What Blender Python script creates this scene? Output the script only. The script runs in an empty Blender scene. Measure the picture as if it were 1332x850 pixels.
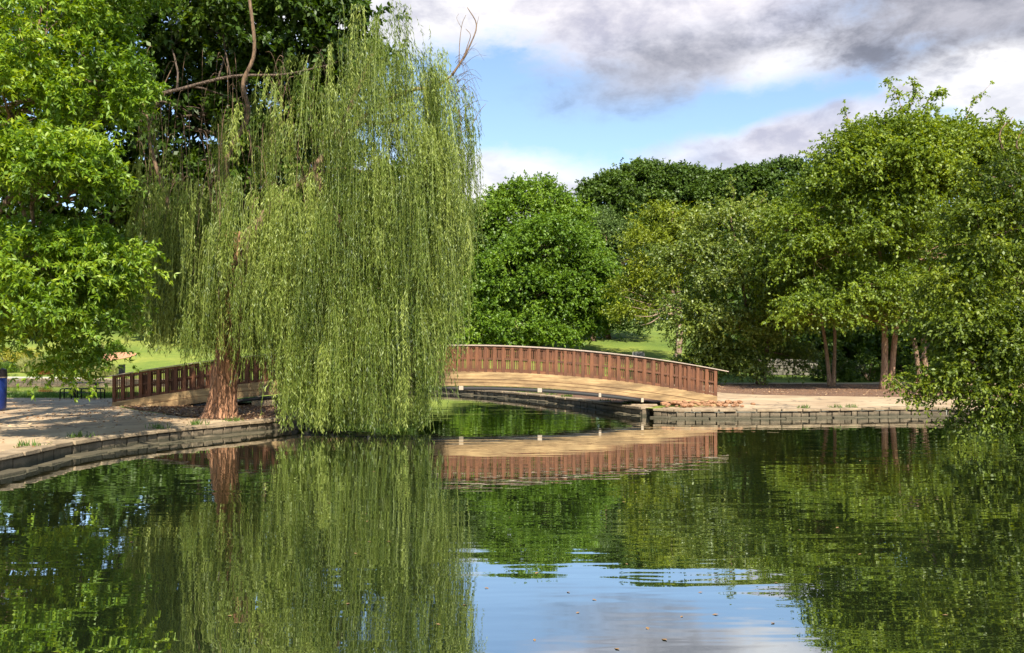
import bpy, bmesh, math, random
import numpy as np
from mathutils import Vector, Matrix
from mathutils.geometry import delaunay_2d_cdt

random.seed(7); rng = np.random.default_rng(11)
SC = bpy.context.scene; COL = SC.collection
F = 1100.0; CX = 666.0; HY = 464.0; CH = 2.17; G = 0.30

def P(px, py, D):                       # direction in the photo plus a distance -> world point
    return Vector(((px-CX)/F*D, D, CH-(py-HY)/F*D))
def GX(px, D): return (px-CX)/F*D

# ------------------------------------------------------------------ helpers
def tag(o, label=None, cat=None, group=None, kind=None):
    if label: o['label'] = label
    if cat: o['category'] = cat
    if group: o['group'] = group
    if kind: o['kind'] = kind
    return o
def link(name, me, parent=None):
    o = bpy.data.objects.new(name, me); COL.objects.link(o)
    if parent: o.parent = parent
    return o
def thing(name, label, cat, loc=(0, 0, 0), rz=0, group=None):
    o = bpy.data.objects.new(name, None); COL.objects.link(o)
    o.location = loc; o.rotation_euler = (0, 0, rz); o.empty_display_size = .3
    return tag(o, label, cat, group)

class MB:
    """collects shapes, builds ONE mesh"""
    def __init__(s): s.v = []; s.f = []
    def add(s, vs, fs):
        n = len(s.v); s.v += [tuple(v) for v in vs]; s.f += [tuple(i+n for i in f) for f in fs]
    def box(s, c, d, M=None, jit=0):
        x, y, z = d[0]/2, d[1]/2, d[2]/2
        vs = [Vector((a*x, b*y, e*z)) for a in (-1, 1) for b in (-1, 1) for e in (-1, 1)]
        if jit: vs = [v+Vector([random.uniform(-jit, jit) for _ in range(3)]) for v in vs]
        if M is not None: vs = [M @ v for v in vs]
        vs = [v+Vector(c) for v in vs]
        s.add(vs, [(0, 1, 3, 2), (4, 6, 7, 5), (0, 4, 5, 1), (2, 3, 7, 6), (0, 2, 6, 4), (1, 5, 7, 3)])
    def tube(s, pts, rad, n=8, cap=True):
        pts = [Vector(p) for p in pts]; m = len(pts)
        if not hasattr(rad, '__len__'): rad = [rad]*m
        base = len(s.v); up = None
        for i, p in enumerate(pts):
            t = (pts[min(i+1, m-1)]-pts[max(i-1, 0)])
            if t.length < 1e-9: t = Vector((0, 0, 1))
            t.normalize()
            if up is None: up = t.orthogonal().normalized()
            up = (up - t*up.dot(t))
            up = up.normalized() if up.length > 1e-6 else t.orthogonal().normalized()
            b = t.cross(up)
            for k in range(n):
                a = 2*math.pi*k/n
                s.v.append(tuple(p+(up*math.cos(a)+b*math.sin(a))*rad[i]))
        for i in range(m-1):
            for k in range(n):
                a = base+i*n+k; b_ = base+i*n+(k+1) % n
                s.f.append((a, b_, b_+n, a+n))
        if cap:
            s.f.append(tuple(base+k for k in range(n))[::-1]); s.f.append(tuple(base+(m-1)*n+k for k in range(n)))
    def build(s, name, mat, parent=None, smooth=False, bevel=0):
        me = bpy.data.meshes.new(name); me.from_pydata(s.v, [], s.f); me.update()
        if bevel:
            bm = bmesh.new(); bm.from_mesh(me)
            bmesh.ops.bevel(bm, geom=bm.edges[:], offset=bevel, segments=1, affect='EDGES', clamp_overlap=True)
            bm.to_mesh(me); bm.free()
        if mat: me.materials.append(mat)
        if smooth: me.polygons.foreach_set('use_smooth', [True]*len(me.polygons))
        return link(name, me, parent)

def np_mesh(name, verts, nper, tint, mat, parent=None, extra=None):
    """verts (N*nper,3), every nper verts are one face; tint per vertex"""
    me = bpy.data.meshes.new(name); nv = len(verts); nf = nv//nper
    me.vertices.add(nv); me.vertices.foreach_set('co', verts.astype(np.float32).ravel())
    me.loops.add(nv); me.loops.foreach_set('vertex_index', np.arange(nv, dtype=np.int32))
    me.polygons.add(nf); me.polygons.foreach_set('loop_start', np.arange(0, nv, nper, dtype=np.int32))
    me.update(calc_edges=True)
    a = me.attributes.new('tint', 'FLOAT', 'POINT'); a.data.foreach_set('value', tint.astype(np.float32))
    me.materials.append(mat)
    return link(name, me, parent)

def unit(a): return a/np.maximum(np.linalg.norm(a, axis=-1, keepdims=True), 1e-9)

def leaf_quads(p, d, n, L, W):
    """kite shaped leaves: base p, axis d, normal n"""
    d = unit(d); s = unit(np.cross(d, n)); n2 = np.cross(s, d)
    L = L[:, None]; W = W[:, None]
    v = np.stack([p, p+d*L*.45+s*W*.5, p+d*L-n2*L*.12, p+d*L*.45-s*W*.5], 1)
    return v.reshape(-1, 3)

# ------------------------------------------------------------------ materials
def new_mat(name):
    m = bpy.data.materials.new(name); m.use_nodes = True
    nt = m.node_tree; nt.nodes.clear()
    out = nt.nodes.new('ShaderNodeOutputMaterial')
    return m, nt, out
def N(nt, t, **kw):
    n = nt.nodes.new(t)
    for k, v in kw.items():
        if k in n.inputs: n.inputs[k].default_value = v
        else: setattr(n, k, v)
    return n
def ramp(nt, fac, stops):
    r = nt.nodes.new('ShaderNodeValToRGB'); el = r.color_ramp.elements
    while len(el) < len(stops): el.new(.5)
    for e, (p, c) in zip(el, stops): e.position = p; e.color = (c[0], c[1], c[2], 1)
    nt.links.new(fac, r.inputs[0]); return r.outputs[0]
def mapping(nt, scale, coord='Object', loc=(0, 0, 0)):
    tc = nt.nodes.new('ShaderNodeTexCoord'); mp = nt.nodes.new('ShaderNodeMapping')
    mp.inputs['Scale'].default_value = scale; mp.inputs['Location'].default_value = loc
    nt.links.new(tc.outputs[coord], mp.inputs[0]); return mp.outputs[0]
def noise(nt, vec, scale, detail=4, rough=.55, dist=0):
    n = N(nt, 'ShaderNodeTexNoise', Scale=scale, Detail=detail, Roughness=rough, Distortion=dist)
    nt.links.new(vec, n.inputs['Vector']); return n.outputs[0]
def mixc(nt, fac, a, b, mode='MIX'):
    m = nt.nodes.new('ShaderNodeMix'); m.data_type = 'RGBA'; m.blend_type = mode
    for i, x in ((0, fac), (6, a), (7, b)):
        if hasattr(x, 'links'): nt.links.new(x, m.inputs[i])
        elif i == 0: m.inputs[0].default_value = x
        else: m.inputs[i].default_value = (x[0], x[1], x[2], 1)
    return m.outputs[2]
def mrange(nt, v, a, b, c=0, d=1):
    m = N(nt, 'ShaderNodeMapRange'); m.inputs[1].default_value = a; m.inputs[2].default_value = b
    m.inputs[3].default_value = c; m.inputs[4].default_value = d
    nt.links.new(v, m.inputs[0]); return m.outputs[0]
def bump(nt, h, dist, strength=1):
    b = N(nt, 'ShaderNodeBump', Strength=strength, Distance=dist); nt.links.new(h, b.inputs['Height']); return b.outputs[0]

def simple(name, col, rough=.6, metal=0, var=.15, sc=6, bd=.004):
    m, nt, out = new_mat(name)
    b = N(nt, 'ShaderNodeBsdfPrincipled', Roughness=rough, Metallic=metal)
    v = mapping(nt, (1, 1, 1)); n = noise(nt, v, sc, 6)
    c = ramp(nt, n, [(.25, [x*(1-var) for x in col]), (.75, [min(1, x*(1+var)) for x in col])])
    nt.links.new(c, b.inputs['Base Color'])
    if bd: nt.links.new(bump(nt, n, bd), b.inputs['Normal'])
    nt.links.new(b.outputs[0], out.inputs[0]); return m

def leaf_mat(name, c0, c1, c2, trans=.4, gloss=.03):
    m, nt, out = new_mat(name)
    at = N(nt, 'ShaderNodeAttribute', attribute_name='tint')
    c = ramp(nt, at.outputs['Fac'], [(.0, c0), (.5, c1), (1.0, c2)])
    d = N(nt, 'ShaderNodeBsdfDiffuse'); t = N(nt, 'ShaderNodeBsdfTranslucent')
    hs = N(nt, 'ShaderNodeHueSaturation', Saturation=1.1, Value=1.3); hs.inputs['Hue'].default_value = .485
    nt.links.new(c, hs.inputs['Color']); nt.links.new(c, d.inputs[0]); nt.links.new(hs.outputs[0], t.inputs[0])
    mx = N(nt, 'ShaderNodeMixShader', Fac=trans); nt.links.new(d.outputs[0], mx.inputs[1]); nt.links.new(t.outputs[0], mx.inputs[2])
    g = N(nt, 'ShaderNodeBsdfGlossy', Roughness=.5); g.inputs[0].default_value = (.9, .95, .85, 1)
    m2 = N(nt, 'ShaderNodeMixShader', Fac=gloss); nt.links.new(mx.outputs[0], m2.inputs[1]); nt.links.new(g.outputs[0], m2.inputs[2])
    nt.links.new(m2.outputs[0], out.inputs[0]); return m

def bark_mat(name, a, b, sc=9, bd=.03):
    m, nt, out = new_mat(name)
    bs = N(nt, 'ShaderNodeBsdfPrincipled', Roughness=.9)
    v = mapping(nt, (1, 1, .22)); n = noise(nt, v, sc, 8, .65, .6)
    vo = N(nt, 'ShaderNodeTexVoronoi', Scale=sc*1.2, feature='DISTANCE_TO_EDGE'); nt.links.new(v, vo.inputs['Vector'])
    e = mrange(nt, vo.outputs[0], 0, .16)
    c = ramp(nt, n, [(.3, a), (.7, b)]); c = mixc(nt, mrange(nt, vo.outputs[0], 0, .1, .6, 0), c, [x*.35 for x in a])
    nt.links.new(c, bs.inputs['Base Color']); nt.links.new(bump(nt, e, bd, .9), bs.inputs['Normal'])
    nt.links.new(bs.outputs[0], out.inputs[0]); return m

def wood_mat(name, a, b, c_, ax, rough=.75):
    """ax: axis the grain runs along"""
    m, nt, out = new_mat(name)
    bs = N(nt, 'ShaderNodeBsdfPrincipled', Roughness=rough)
    s = [9, 9, 9]; s[ax] = .7; v = mapping(nt, s); n = noise(nt, v, 1.6, 8, .65, .4)
    s2 = [2.2, 2.2, 2.2]; s2[ax] = .5; v2 = mapping(nt, s2); n2 = noise(nt, v2, 1.2, 6, .65)
    c = ramp(nt, n, [(.3, a), (.5, b), (.7, c_)])
    oi = N(nt, 'ShaderNodeObjectInfo'); c = mixc(nt, mrange(nt, oi.outputs['Random'], 0, 1, 0, .45), c, [x*.75 for x in a])
    c = mixc(nt, mrange(nt, n2, .42, .62, 0, .75), c, [x*.5 for x in a])
    nt.links.new(c, bs.inputs['Base Color']); nt.links.new(bump(nt, n, .006), bs.inputs['Normal'])
    nt.links.new(bs.outputs[0], out.inputs[0]); return m

def stone_mat(name, a, b):
    m, nt, out = new_mat(name)
    bs = N(nt, 'ShaderNodeBsdfPrincipled', Roughness=.88)
    v = mapping(nt, (1, 1, 1)); n = noise(nt, v, 2.4, 9, .68); n2 = noise(nt, v, 14, 6, .7)
    c = ramp(nt, n, [(.3, a), (.7, b)])
    c = mixc(nt, mrange(nt, n2, .55, .7, 0, .55), c, [x*.35 for x in a])
    geo = N(nt, 'ShaderNodeNewGeometry'); sp = N(nt, 'ShaderNodeSeparateXYZ'); nt.links.new(geo.outputs['Position'], sp.inputs[0])
    add = N(nt, 'ShaderNodeMath', operation='MULTIPLY_ADD'); nt.links.new(n, add.inputs[0]); add.inputs[1].default_value = .14; nt.links.new(sp.outputs[2], add.inputs[2])
    wet = mrange(nt, add.outputs[0], .13, .2, .8, 0)           # damp algae band just above the water
    c = mixc(nt, wet, c, (.035, .035, .018))
    nt.links.new(c, bs.inputs['Base Color'])
    h = mixc(nt, .5, n, n2); nt.links.new(bump(nt, h, .05, .9), bs.inputs['Normal'])
    nt.links.new(bs.outputs[0], out.inputs[0]); return m

M = {}
M['leaf_a'] = leaf_mat('leaf_bright', (.045, .105, .008), (.15, .265, .013), (.36, .45, .03), .42)
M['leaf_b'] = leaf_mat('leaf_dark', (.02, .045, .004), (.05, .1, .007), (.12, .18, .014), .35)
M['willow'] = leaf_mat('leaf_willow', (.03, .055, .007), (.135, .195, .022), (.38, .44, .095), .4)
M['birch'] = leaf_mat('leaf_birch', (.05, .088, .006), (.155, .225, .015), (.32, .385, .03), .42)
M['birch2'] = leaf_mat('leaf_pale', (.06, .1, .01), (.175, .235, .025), (.4, .44, .09), .4, .05)
M['shrub'] = leaf_mat('leaf_small', (.045, .075, .005), (.13, .185, .01), (.27, .31, .02), .4)
M['maple'] = leaf_mat('leaf_maple', (.045, .1, .007), (.12, .215, .012), (.22, .33, .025), .35)
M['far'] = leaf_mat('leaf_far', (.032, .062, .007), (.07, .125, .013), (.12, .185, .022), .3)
M['grey'] = leaf_mat('leaf_greygreen', (.045, .08, .015), (.09, .145, .028), (.14, .2, .045), .3)
M['pine'] = leaf_mat('leaf_yellowgreen', (.07, .1, .006), (.19, .24, .012), (.32, .35, .02), .35)
M['yellow'] = leaf_mat('leaf_yellow', (.16, .17, .015), (.34, .32, .03), (.55, .48, .06), .35)
M['reed'] = leaf_mat('leaf_reed', (.16, .2, .05), (.32, .34, .11), (.52, .48, .2), .35)
M['redleaf'] = leaf_mat('leaf_red', (.1, .03, .02), (.25, .07, .03), (.35, .16, .05), .3)
M['grassblade'] = leaf_mat('leaf_grass', (.04, .09, .012), (.09, .17, .02), (.2, .26, .05), .35)
M['bark'] = bark_mat('bark_brown', (.13, .08, .05), (.34, .22, .14), 7)
M['bark_k'] = bark_mat('bark_dark', (.06, .04, .028), (.16, .11, .075), 8)
M['bark_b'] = bark_mat('bark_branch', (.1, .06, .035), (.27, .17, .1), 12, .01)
M['bark_w'] = bark_mat('bark_willow', (.2, .09, .045), (.5, .26, .14), 6, .06)
M['bark_p'] = bark_mat('bark_pale', (.2, .115, .065), (.44, .28, .17), 10, .02)
M['bark_d'] = bark_mat('bark_deadwood', (.2, .13, .09), (.42, .3, .21), 14, .01)
M['rail'] = wood_mat('wood_redbrown', (.095, .034, .014), (.195, .072, .027), (.3, .12, .046), 2)
M['railh'] = wood_mat('wood_redbrown_rail', (.09, .034, .014), (.19, .07, .027), (.29, .12, .046), 0)
M['beam'] = wood_mat('wood_tan', (.24, .14, .06), (.46, .3, .135), (.6, .42, .2), 0)
M['cap'] = simple('weathered_cap', (.42, .33, .26), .6, 0, .15, 8)
M['pipe'] = simple('shade_dark_pipe', (.018, .017, .016), .7, 0)  # black pipe, colour darkened further for the shade under the beam
M['bracket'] = simple('pale_bracket', (.42, .34, .25), .6)
M['stone'] = stone_mat('bank_stone', (.17, .12, .07), (.4, .3, .185))
M['stone_w'] = stone_mat('dark_bank_stone', (.085, .065, .04), (.23, .175, .11))  # darker stone for the wall face below the coping
M['stone_d'] = stone_mat('shade_dark_stone', (.08, .075, .055), (.2, .18, .14))  # garden wall stone, the dim shade under the trees put into its colour
M['rust'] = simple('rubble_stone', (.33, .17, .085), .9, 0, .45, 5, .05)
M['black'] = simple('black_metal', (.018, .018, .02), .4, .6, .2)
M['blue'] = simple('blue_plastic', (.008, .022, .12), .4, 0, .2)
M['white'] = simple('white_print', (.75, .78, .8), .5, 0, .05)
M['lid'] = simple('dark_lid', (.03, .022, .02), .5, 0, .2)
M['sign'] = simple('sign_face', (.035, .04, .045), .5, 0, .3)
M['signedge'] = simple('sign_edge', (.22, .2, .17), .6)
M['deadleaf'] = simple('fallen_leaf_brown', (.26, .15, .06), .7, 0, .3)

def ground_mat():
    m, nt, out = new_mat('lawn')
    b = N(nt, 'ShaderNodeBsdfPrincipled', Roughness=.95); v = mapping(nt, (1, 1, 1))
    n1 = noise(nt, v, .09, 5, .6); n2 = noise(nt, v, 1.6, 8, .75); n3 = noise(nt, mapping(nt, (1, 1, 1)), 24, 6, .8)
    c = ramp(nt, n1, [(.35, (.075, .13, .01)), (.5, (.16, .22, .02)), (.64, (.29, .31, .04))])
    c = mixc(nt, mrange(nt, n2, .4, .68, 0, .6), c, (.07, .13, .014))
    c = mixc(nt, mrange(nt, n3, .48, .7, 0, .5), c, (.24, .27, .06))
    nt.links.new(c, b.inputs['Base Color'])
    nt.links.new(bump(nt, mixc(nt, .5, n2, n3), .12, .8), b.inputs['Normal']); nt.links.new(b.outputs[0], out.inputs[0]); return m
def path_mat():
    m, nt, out = new_mat('path_concrete')
    b = N(nt, 'ShaderNodeBsdfPrincipled', Roughness=.9); v = mapping(nt, (1, 1, 1))
    n1 = noise(nt, v, .5, 7, .65); n2 = noise(nt, v, 7, 8, .75); n3 = noise(nt, v, 60, 3, .6)
    c = ramp(nt, n1, [(.3, (.3, .195, .11)), (.5, (.42, .3, .175)), (.7, (.54, .41, .25))])
    c = mixc(nt, mrange(nt, n2, .56, .7, 0, .55), c, (.24, .17, .1))
    c = mixc(nt, mrange(nt, n3, .55, .7, 0, .3), c, (.3, .24, .18))
    vo = N(nt, 'ShaderNodeTexVoronoi', Scale=.42, feature='DISTANCE_TO_EDGE')
    w = N(nt, 'ShaderNodeVectorMath', operation='ADD'); nz = N(nt, 'ShaderNodeTexNoise', Scale=1.2, Detail=5)
    nt.links.new(v, nz.inputs[0]); nt.links.new(v, w.inputs[0]); nt.links.new(nz.outputs[1], w.inputs[1]); nt.links.new(w.outputs[0], vo.inputs[0])
    c = mixc(nt, mrange(nt, vo.outputs[0], .003, .02, .8, 0), c, (.09, .07, .05))
    nt.links.new(c, b.inputs['Base Color'])
    nt.links.new(bump(nt, mixc(nt, .5, n1, n2), .03, .6), b.inputs['Normal']); nt.links.new(b.outputs[0], out.inputs[0]); return m
def mulch_mat():
    m, nt, out = new_mat('mulch')
    b = N(nt, 'ShaderNodeBsdfPrincipled', Roughness=.95); v = mapping(nt, (1, 1, 1))
    n1 = noise(nt, v, .7, 6, .65); n2 = noise(nt, v, 16, 8, .8)
    c = ramp(nt, n1, [(.3, (.09, .045, .025)), (.6, (.18, .088, .045)), (.8, (.27, .14, .07))])
    c = mixc(nt, mrange(nt, n2, .45, .62, 0, .8), c, (.32, .18, .1))
    nt.links.new(c, b.inputs['Base Color'])
    nt.links.new(bump(nt, n2, .08, 1), b.inputs['Normal']); nt.links.new(b.outputs[0], out.inputs[0]); return m
M['lawn'] = ground_mat(); M['path'] = path_mat(); M['mulch'] = mulch_mat()

def water_mat():
    m, nt, out = new_mat('pond_water')
    def mth(op, a, b=None):
        q = N(nt, 'ShaderNodeMath', operation=op)
        for i, x in enumerate((a, b)):
            if x is None: continue
            if hasattr(x, 'links'): nt.links.new(x, q.inputs[i])
            else: q.inputs[i].default_value = x
        return q.outputs[0]
    r1 = noise(nt, mapping(nt, (.55, 2.1, 1)), 1.0, 2, .45, .3)        # wind ripples, crests along x
    r2 = noise(nt, mapping(nt, (.2, .75, 1), loc=(5, 3, 0)), 1.0, 1, .5, .2)
    r3 = noise(nt, mapping(nt, (1.6, 5, 1), loc=(2, 9, 0)), 1.0, 1, .5)
    calm = noise(nt, mapping(nt, (.06, .12, 1), loc=(3, 1, 0)), 1.0, 2, .5)
    k = mrange(nt, calm, .36, .62, .35, 1.0)
    h = mth('ADD', mth('MULTIPLY', r1, .0066), mth('ADD', mth('MULTIPLY', r2, .0075), mth('MULTIPLY', r3, .0013)))
    h = mth('MULTIPLY', h, k)
    nb = bump(nt, h, 1.0, 1.0)
    fr = N(nt, 'ShaderNodeFresnel', IOR=1.45); nt.links.new(nb, fr.inputs['Normal'])
    fac = mrange(nt, fr.outputs[0], .02, .7, .5, .97)
    gl = N(nt, 'ShaderNodeBsdfGlossy', Roughness=.012); gl.inputs[0].default_value = (.96, .98, .97, 1); nt.links.new(nb, gl.inputs['Normal'])
    di = N(nt, 'ShaderNodeBsdfDiffuse'); di.inputs[0].default_value = (.012, .018, .007, 1)
    mx = N(nt, 'ShaderNodeMixShader'); nt.links.new(fac, mx.inputs[0]); nt.links.new(di.outputs[0], mx.inputs[1]); nt.links.new(gl.outputs[0], mx.inputs[2])
    nt.links.new(mx.outputs[0], out.inputs[0]); return m
M['water'] = water_mat()

# ------------------------------------------------------------------ camera, light, sky
cam = bpy.data.cameras.new('camera'); co = bpy.data.objects.new('camera', cam); COL.objects.link(co)
co.location = (0, 0, CH); co.rotation_euler = (math.radians(90), 0, 0)
cam.sensor_width = 36; cam.lens = 36*F/1332; cam.shift_y = (HY-425)/1332; cam.clip_end = 5000; cam.clip_start = .1
SC.camera = co

SUN_EL = math.radians(44); SUN_AZ = math.radians(13)      # azimuth measured at the scene: behind the camera, a little to the right
sd = Vector((math.sin(SUN_AZ)*math.cos(SUN_EL), -math.cos(SUN_AZ)*math.cos(SUN_EL), math.sin(SUN_EL)))
sl = bpy.data.lights.new('sun', 'SUN'); sl.energy = 5.0; sl.angle = math.radians(.55); sl.color = (1, .93, .8)
so = bpy.data.objects.new('sun', sl); COL.objects.link(so); so.rotation_euler = sd.to_track_quat('Z', 'Y').to_euler(); so.location = (0, -20, 40)

def sky():
    w = bpy.data.worlds.new('World'); SC.world = w; w.use_nodes = True; nt = w.node_tree; nt.nodes.clear()
    out = N(nt, 'ShaderNodeOutputWorld'); bg = N(nt, 'ShaderNodeBackground', Strength=.068)
    st = nt.nodes.new('ShaderNodeTexSky'); st.sky_type = 'NISHITA'; st.sun_disc = False
    st.sun_elevation = SUN_EL; st.sun_rotation = math.atan2(sd.x, sd.y)
    st.air_density = 1.0; st.dust_density = .6; st.ozone_density = 1.3
    hs = N(nt, 'ShaderNodeHueSaturation', Saturation=1.02, Value=1.75); nt.links.new(st.outputs[0], hs.inputs['Color'])
    tc = N(nt, 'ShaderNodeTexCoord'); sp = N(nt, 'ShaderNodeSeparateXYZ'); nt.links.new(tc.outputs['Generated'], sp.inputs[0])
    def mth(op, a, b=None, c=None, clamp=False):
        q = N(nt, 'ShaderNodeMath', operation=op); q.use_clamp = clamp
        for i, x in enumerate((a, b, c)):
            if x is None: continue
            if hasattr(x, 'links'): nt.links.new(x, q.inputs[i])
            else: q.inputs[i].default_value = x
        return q.outputs[0]
    az = mth('ARCTAN2', sp.outputs[0], sp.outputs[1]); el = mth('ARCSINE', sp.outputs[2])
    # cloud texture on directions, flattened towards the horizon
    mp = N(nt, 'ShaderNodeMapping'); mp.inputs['Scale'].default_value = (1, 1, 1.9); nt.links.new(tc.outputs['Generated'], mp.inputs[0])
    v = mp.outputs[0]
    n1 = noise(nt, v, 3.2, 9, .58, .35); n2 = noise(nt, v, 9, 8, .6, .2); n3 = noise(nt, v, 2.1, 5, .5)
    def blob(px, py, sx, sy, rot, edge=.55):
        a0 = math.atan((px-CX)/F); e0 = math.atan((HY-py)/math.hypot(F, px-CX))
        ca, sa = math.cos(rot), math.sin(rot)
        dx = mth('SUBTRACT', az, a0); dy = mth('SUBTRACT', el, e0)
        u = mth('ADD', mth('MULTIPLY', dx, ca/sx*F), mth('MULTIPLY', dy, sa/sx*F))
        w_ = mth('ADD', mth('MULTIPLY', dx, -sa/sy*F), mth('MULTIPLY', dy, ca/sy*F))
        r = mth('SQRT', mth('ADD', mth('MULTIPLY', u, u), mth('MULTIPLY', w_, w_)))
        r = mth('ADD', r, mth('MULTIPLY', mth('SUBTRACT', n1, .5), 1.9)); r = mth('ADD', r, mth('MULTIPLY', mth('SUBTRACT', n2, .5), 1.5))
        r = mth('ADD', r, mth('MULTIPLY', mth('SUBTRACT', n4, .5), .7))
        q = N(nt, 'ShaderNodeMapRange', interpolation_type='SMOOTHSTEP'); nt.links.new(r, q.inputs[0])
        q.inputs[1].default_value = 1.0+edge/2; q.inputs[2].default_value = 1.0-edge/2; q.inputs[3].default_value = 0; q.inputs[4].default_value = 1
        return q.outputs[0]
    c = hs.outputs[0]
    # general broken cloud away from the view, so the reflections and the light are those of a cloudy bright day
    gen = mrange(nt, n1, .56, .68); high = mrange(nt, el, .42, .62); behind = mrange(nt, sp.outputs[1], .2, -.1); gm = mth('MULTIPLY', gen, mth('MAXIMUM', high, behind))
    gc = mixc(nt, n2, (4.2, 4.3, 4.6), (7.6, 7.5, 7.4)); c = mixc(nt, gm, c, gc)
    n4 = noise(nt, v, 22, 7, .62, .3); tex = mth('ADD', mth('MULTIPLY', n2, .65), mth('MULTIPLY', n4, .35)); tx_ = mrange(nt, tex, .4, .6)
    white = mixc(nt, tx_, (6.6, 6.6, 7.1), (9.8, 9.6, 9.5)); lilac = mixc(nt, tx_, (4.6, 4.6, 5.6), (8.2, 7.9, 8.3))
    grey = mixc(nt, tx_, (1.9, 2.05, 2.6), (4.6, 4.6, 5.2))
    for col, bl, op in (
        (white, blob(650, 232, 190, 46, -.03, .8), .9),
        (white, blob(610, 275, 120, 40, -.03, .8), .9),
        (lilac, blob(900, 215, 170, 30, .16, .9), .8),
        (white, blob(1300, 100, 100, 56, .0, .6), .95),
        (lilac, blob(1090, 165, 120, 26, .1, .9), .8),
        (white, blob(560, -15, 300, 72, .05, .8), 1.0),
        (lilac, blob(900, 42, 230, 58, -.05, .9), .9),
        (grey, blob(850, 98, 130, 36, .25, 1.4), .85),
        (white, blob(1030, 78, 70, 24, .2, 1.2), .6),
        (lilac, blob(880, 5, 260, 22, .0, 1.0), .9),
        (grey, blob(1300, 5, 210, 52, -.05, .9), 1.0)):
        c = mixc(nt, mth('MULTIPLY', bl, op), c, col)
    nt.links.new(c, bg.inputs[0]); nt.links.new(bg.outputs[0], out.inputs[0])
sky()
SC.view_settings.view_transform = 'Standard'; SC.view_settings.look = 'None'; SC.view_settings.exposure = .95; SC.view_settings.gamma = 1
SC.cycles.max_bounces = 7; SC.cycles.diffuse_bounces = 3; SC.cycles.glossy_bounces = 3; SC.cycles.transmission_bounces = 3
SC.cycles.sample_clamp_indirect = 8; SC.cycles.caustics_reflective = False

# ------------------------------------------------------------------ terrain
def Y0(x): return 62+8/(1+math.exp((x+12)/4.0)) + max(0, x-10)*.12
def gh(x, y):
    s = max(0.0, y-Y0(x)); h = G+12.5*(1-math.exp(-s/78))
    if s > 2: h += .25*math.sin(x*.09+1)*math.sin(y*.07)*min(1, (s-2)/15)
    return h

def catmull(pts, step):
    out = []; n = len(pts)
    for i in range(n):
        p0, p1, p2, p3 = [Vector(pts[(i+k-1) % n]) for k in range(4)]
        m = max(1, int((p2-p1).length/step))
        for j in range(m):
            t = j/m
            out.append(.5*((2*p1)+(-p0+p2)*t+(2*p0-5*p1+4*p2-p3)*t*t+(-p0+3*p1-3*p2+p3)*t*t*t))
    return out
# pond outline: (x, y), anticlockwise or not does not matter; key indexes mark which wall is which
front_left = [(-9.2, 3), (-10.2, 8), (-9.9, 12), (-9.5, 15.6), (-9.6, 18.6), (-8.95, 21), (-7.85, 23.3), (-6.75, 25.6)]
back_left = [(-6.7, 27.6), (-7.4, 30.5), (-8.3, 34), (-10.2, 38), (-14.5, 41.5), (-21, 43.5), (-30, 44.5), (-46, 45), (-60, 47)]
far = [(-68, 56), (-60, 68), (-42, 71), (-26, 68), (-13, 60), (-5.6, 51.6), (-2.9, 48.6), (-.65, 45), (1.3, 41), (3.1, 36), (4.1, 32.6), (4.75, 30.7)]
right = [(5.6, 29.6), (8.7, 29.6), (11.8, 30.1), (15.0, 30.7), (17.2, 29), (18, 25), (17.4, 18), (17, 10), (15, 3), (9, 1.3), (-2, 1.3)]
shore = catmull(front_left+back_left+far+right, .55)
def area(p): return sum(p[i].x*p[(i+1) % len(p)].y-p[(i+1) % len(p)].x*p[i].y for i in range(len(p)))/2
if area(shore) < 0: shore = shore[::-1]
NS = len(shore)
nrm_out = []
for i in range(NS):
    t = (shore[(i+1) % NS]-shore[i-1]).normalized(); nrm_out.append(Vector((t.y, -t.x)))   # away from the water
SH = np.array([(p.x, p.y) for p in shore])
def in_poly(x, y, poly):
    c = False; j = len(poly)-1
    for i in range(len(poly)):
        if (poly[i][1] > y) != (poly[j][1] > y) and x < (poly[j][0]-poly[i][0])*(y-poly[i][1])/(poly[j][1]-poly[i][1]+1e-12)+poly[i][0]: c = not c
        j = i
    return c
inner = [(p+n*.12) for p, n in zip(shore, nrm_out)]
pts = [Vector(p) for p in inner]
gxs = [-600, -350, -220, -150]+list(np.arange(-110, 111, 4.0))+[150, 220, 350, 600]
gys = [-250, -120, -60, -30, -12]+list(np.arange(-4, 190, 4.0))+[210, 240, 300, 400, 600, 900]
shl = [(p.x, p.y) for p in inner]
for x in gxs:
    for y in gys:
        if abs(x) < 80 and -5 < y < 80:
            if in_poly(x, y, shl): continue
            if np.min((SH[:, 0]-x)**2+(SH[:, 1]-y)**2) < .8: continue
        pts.append(Vector((x+.01*math.sin(y), y+.01*math.sin(x))))
vs, es, fs, *_ = delaunay_2d_cdt(pts, [(i, (i+1) % NS) for i in range(NS)], [], 0, 1e-5)
tri = []
for f in fs:
    cx = sum(vs[i].x for i in f)/len(f); cy = sum(vs[i].y for i in f)/len(f)
    if -75 < cx < 25 and -2 < cy < 75 and in_poly(cx, cy, shl): continue
    tri.append(tuple(f))
me = bpy.data.meshes.new('ground'); me.from_pydata([(v.x, v.y, gh(v.x, v.y)) for v in vs], [], tri); me.update()
me.polygons.foreach_set('use_smooth', [True]*len(me.polygons)); me.materials.append(M['lawn'])
bm = bmesh.new(); bm.from_mesh(me); bmesh.ops.recalc_face_normals(bm, faces=bm.faces[:]); 
if sum(f.normal.z for f in bm.faces) < 0: bmesh.ops.reverse_faces(bm, faces=bm.faces[:])
bm.to_mesh(me); bm.free()
tag(link('ground', me), kind='structure')

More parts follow.
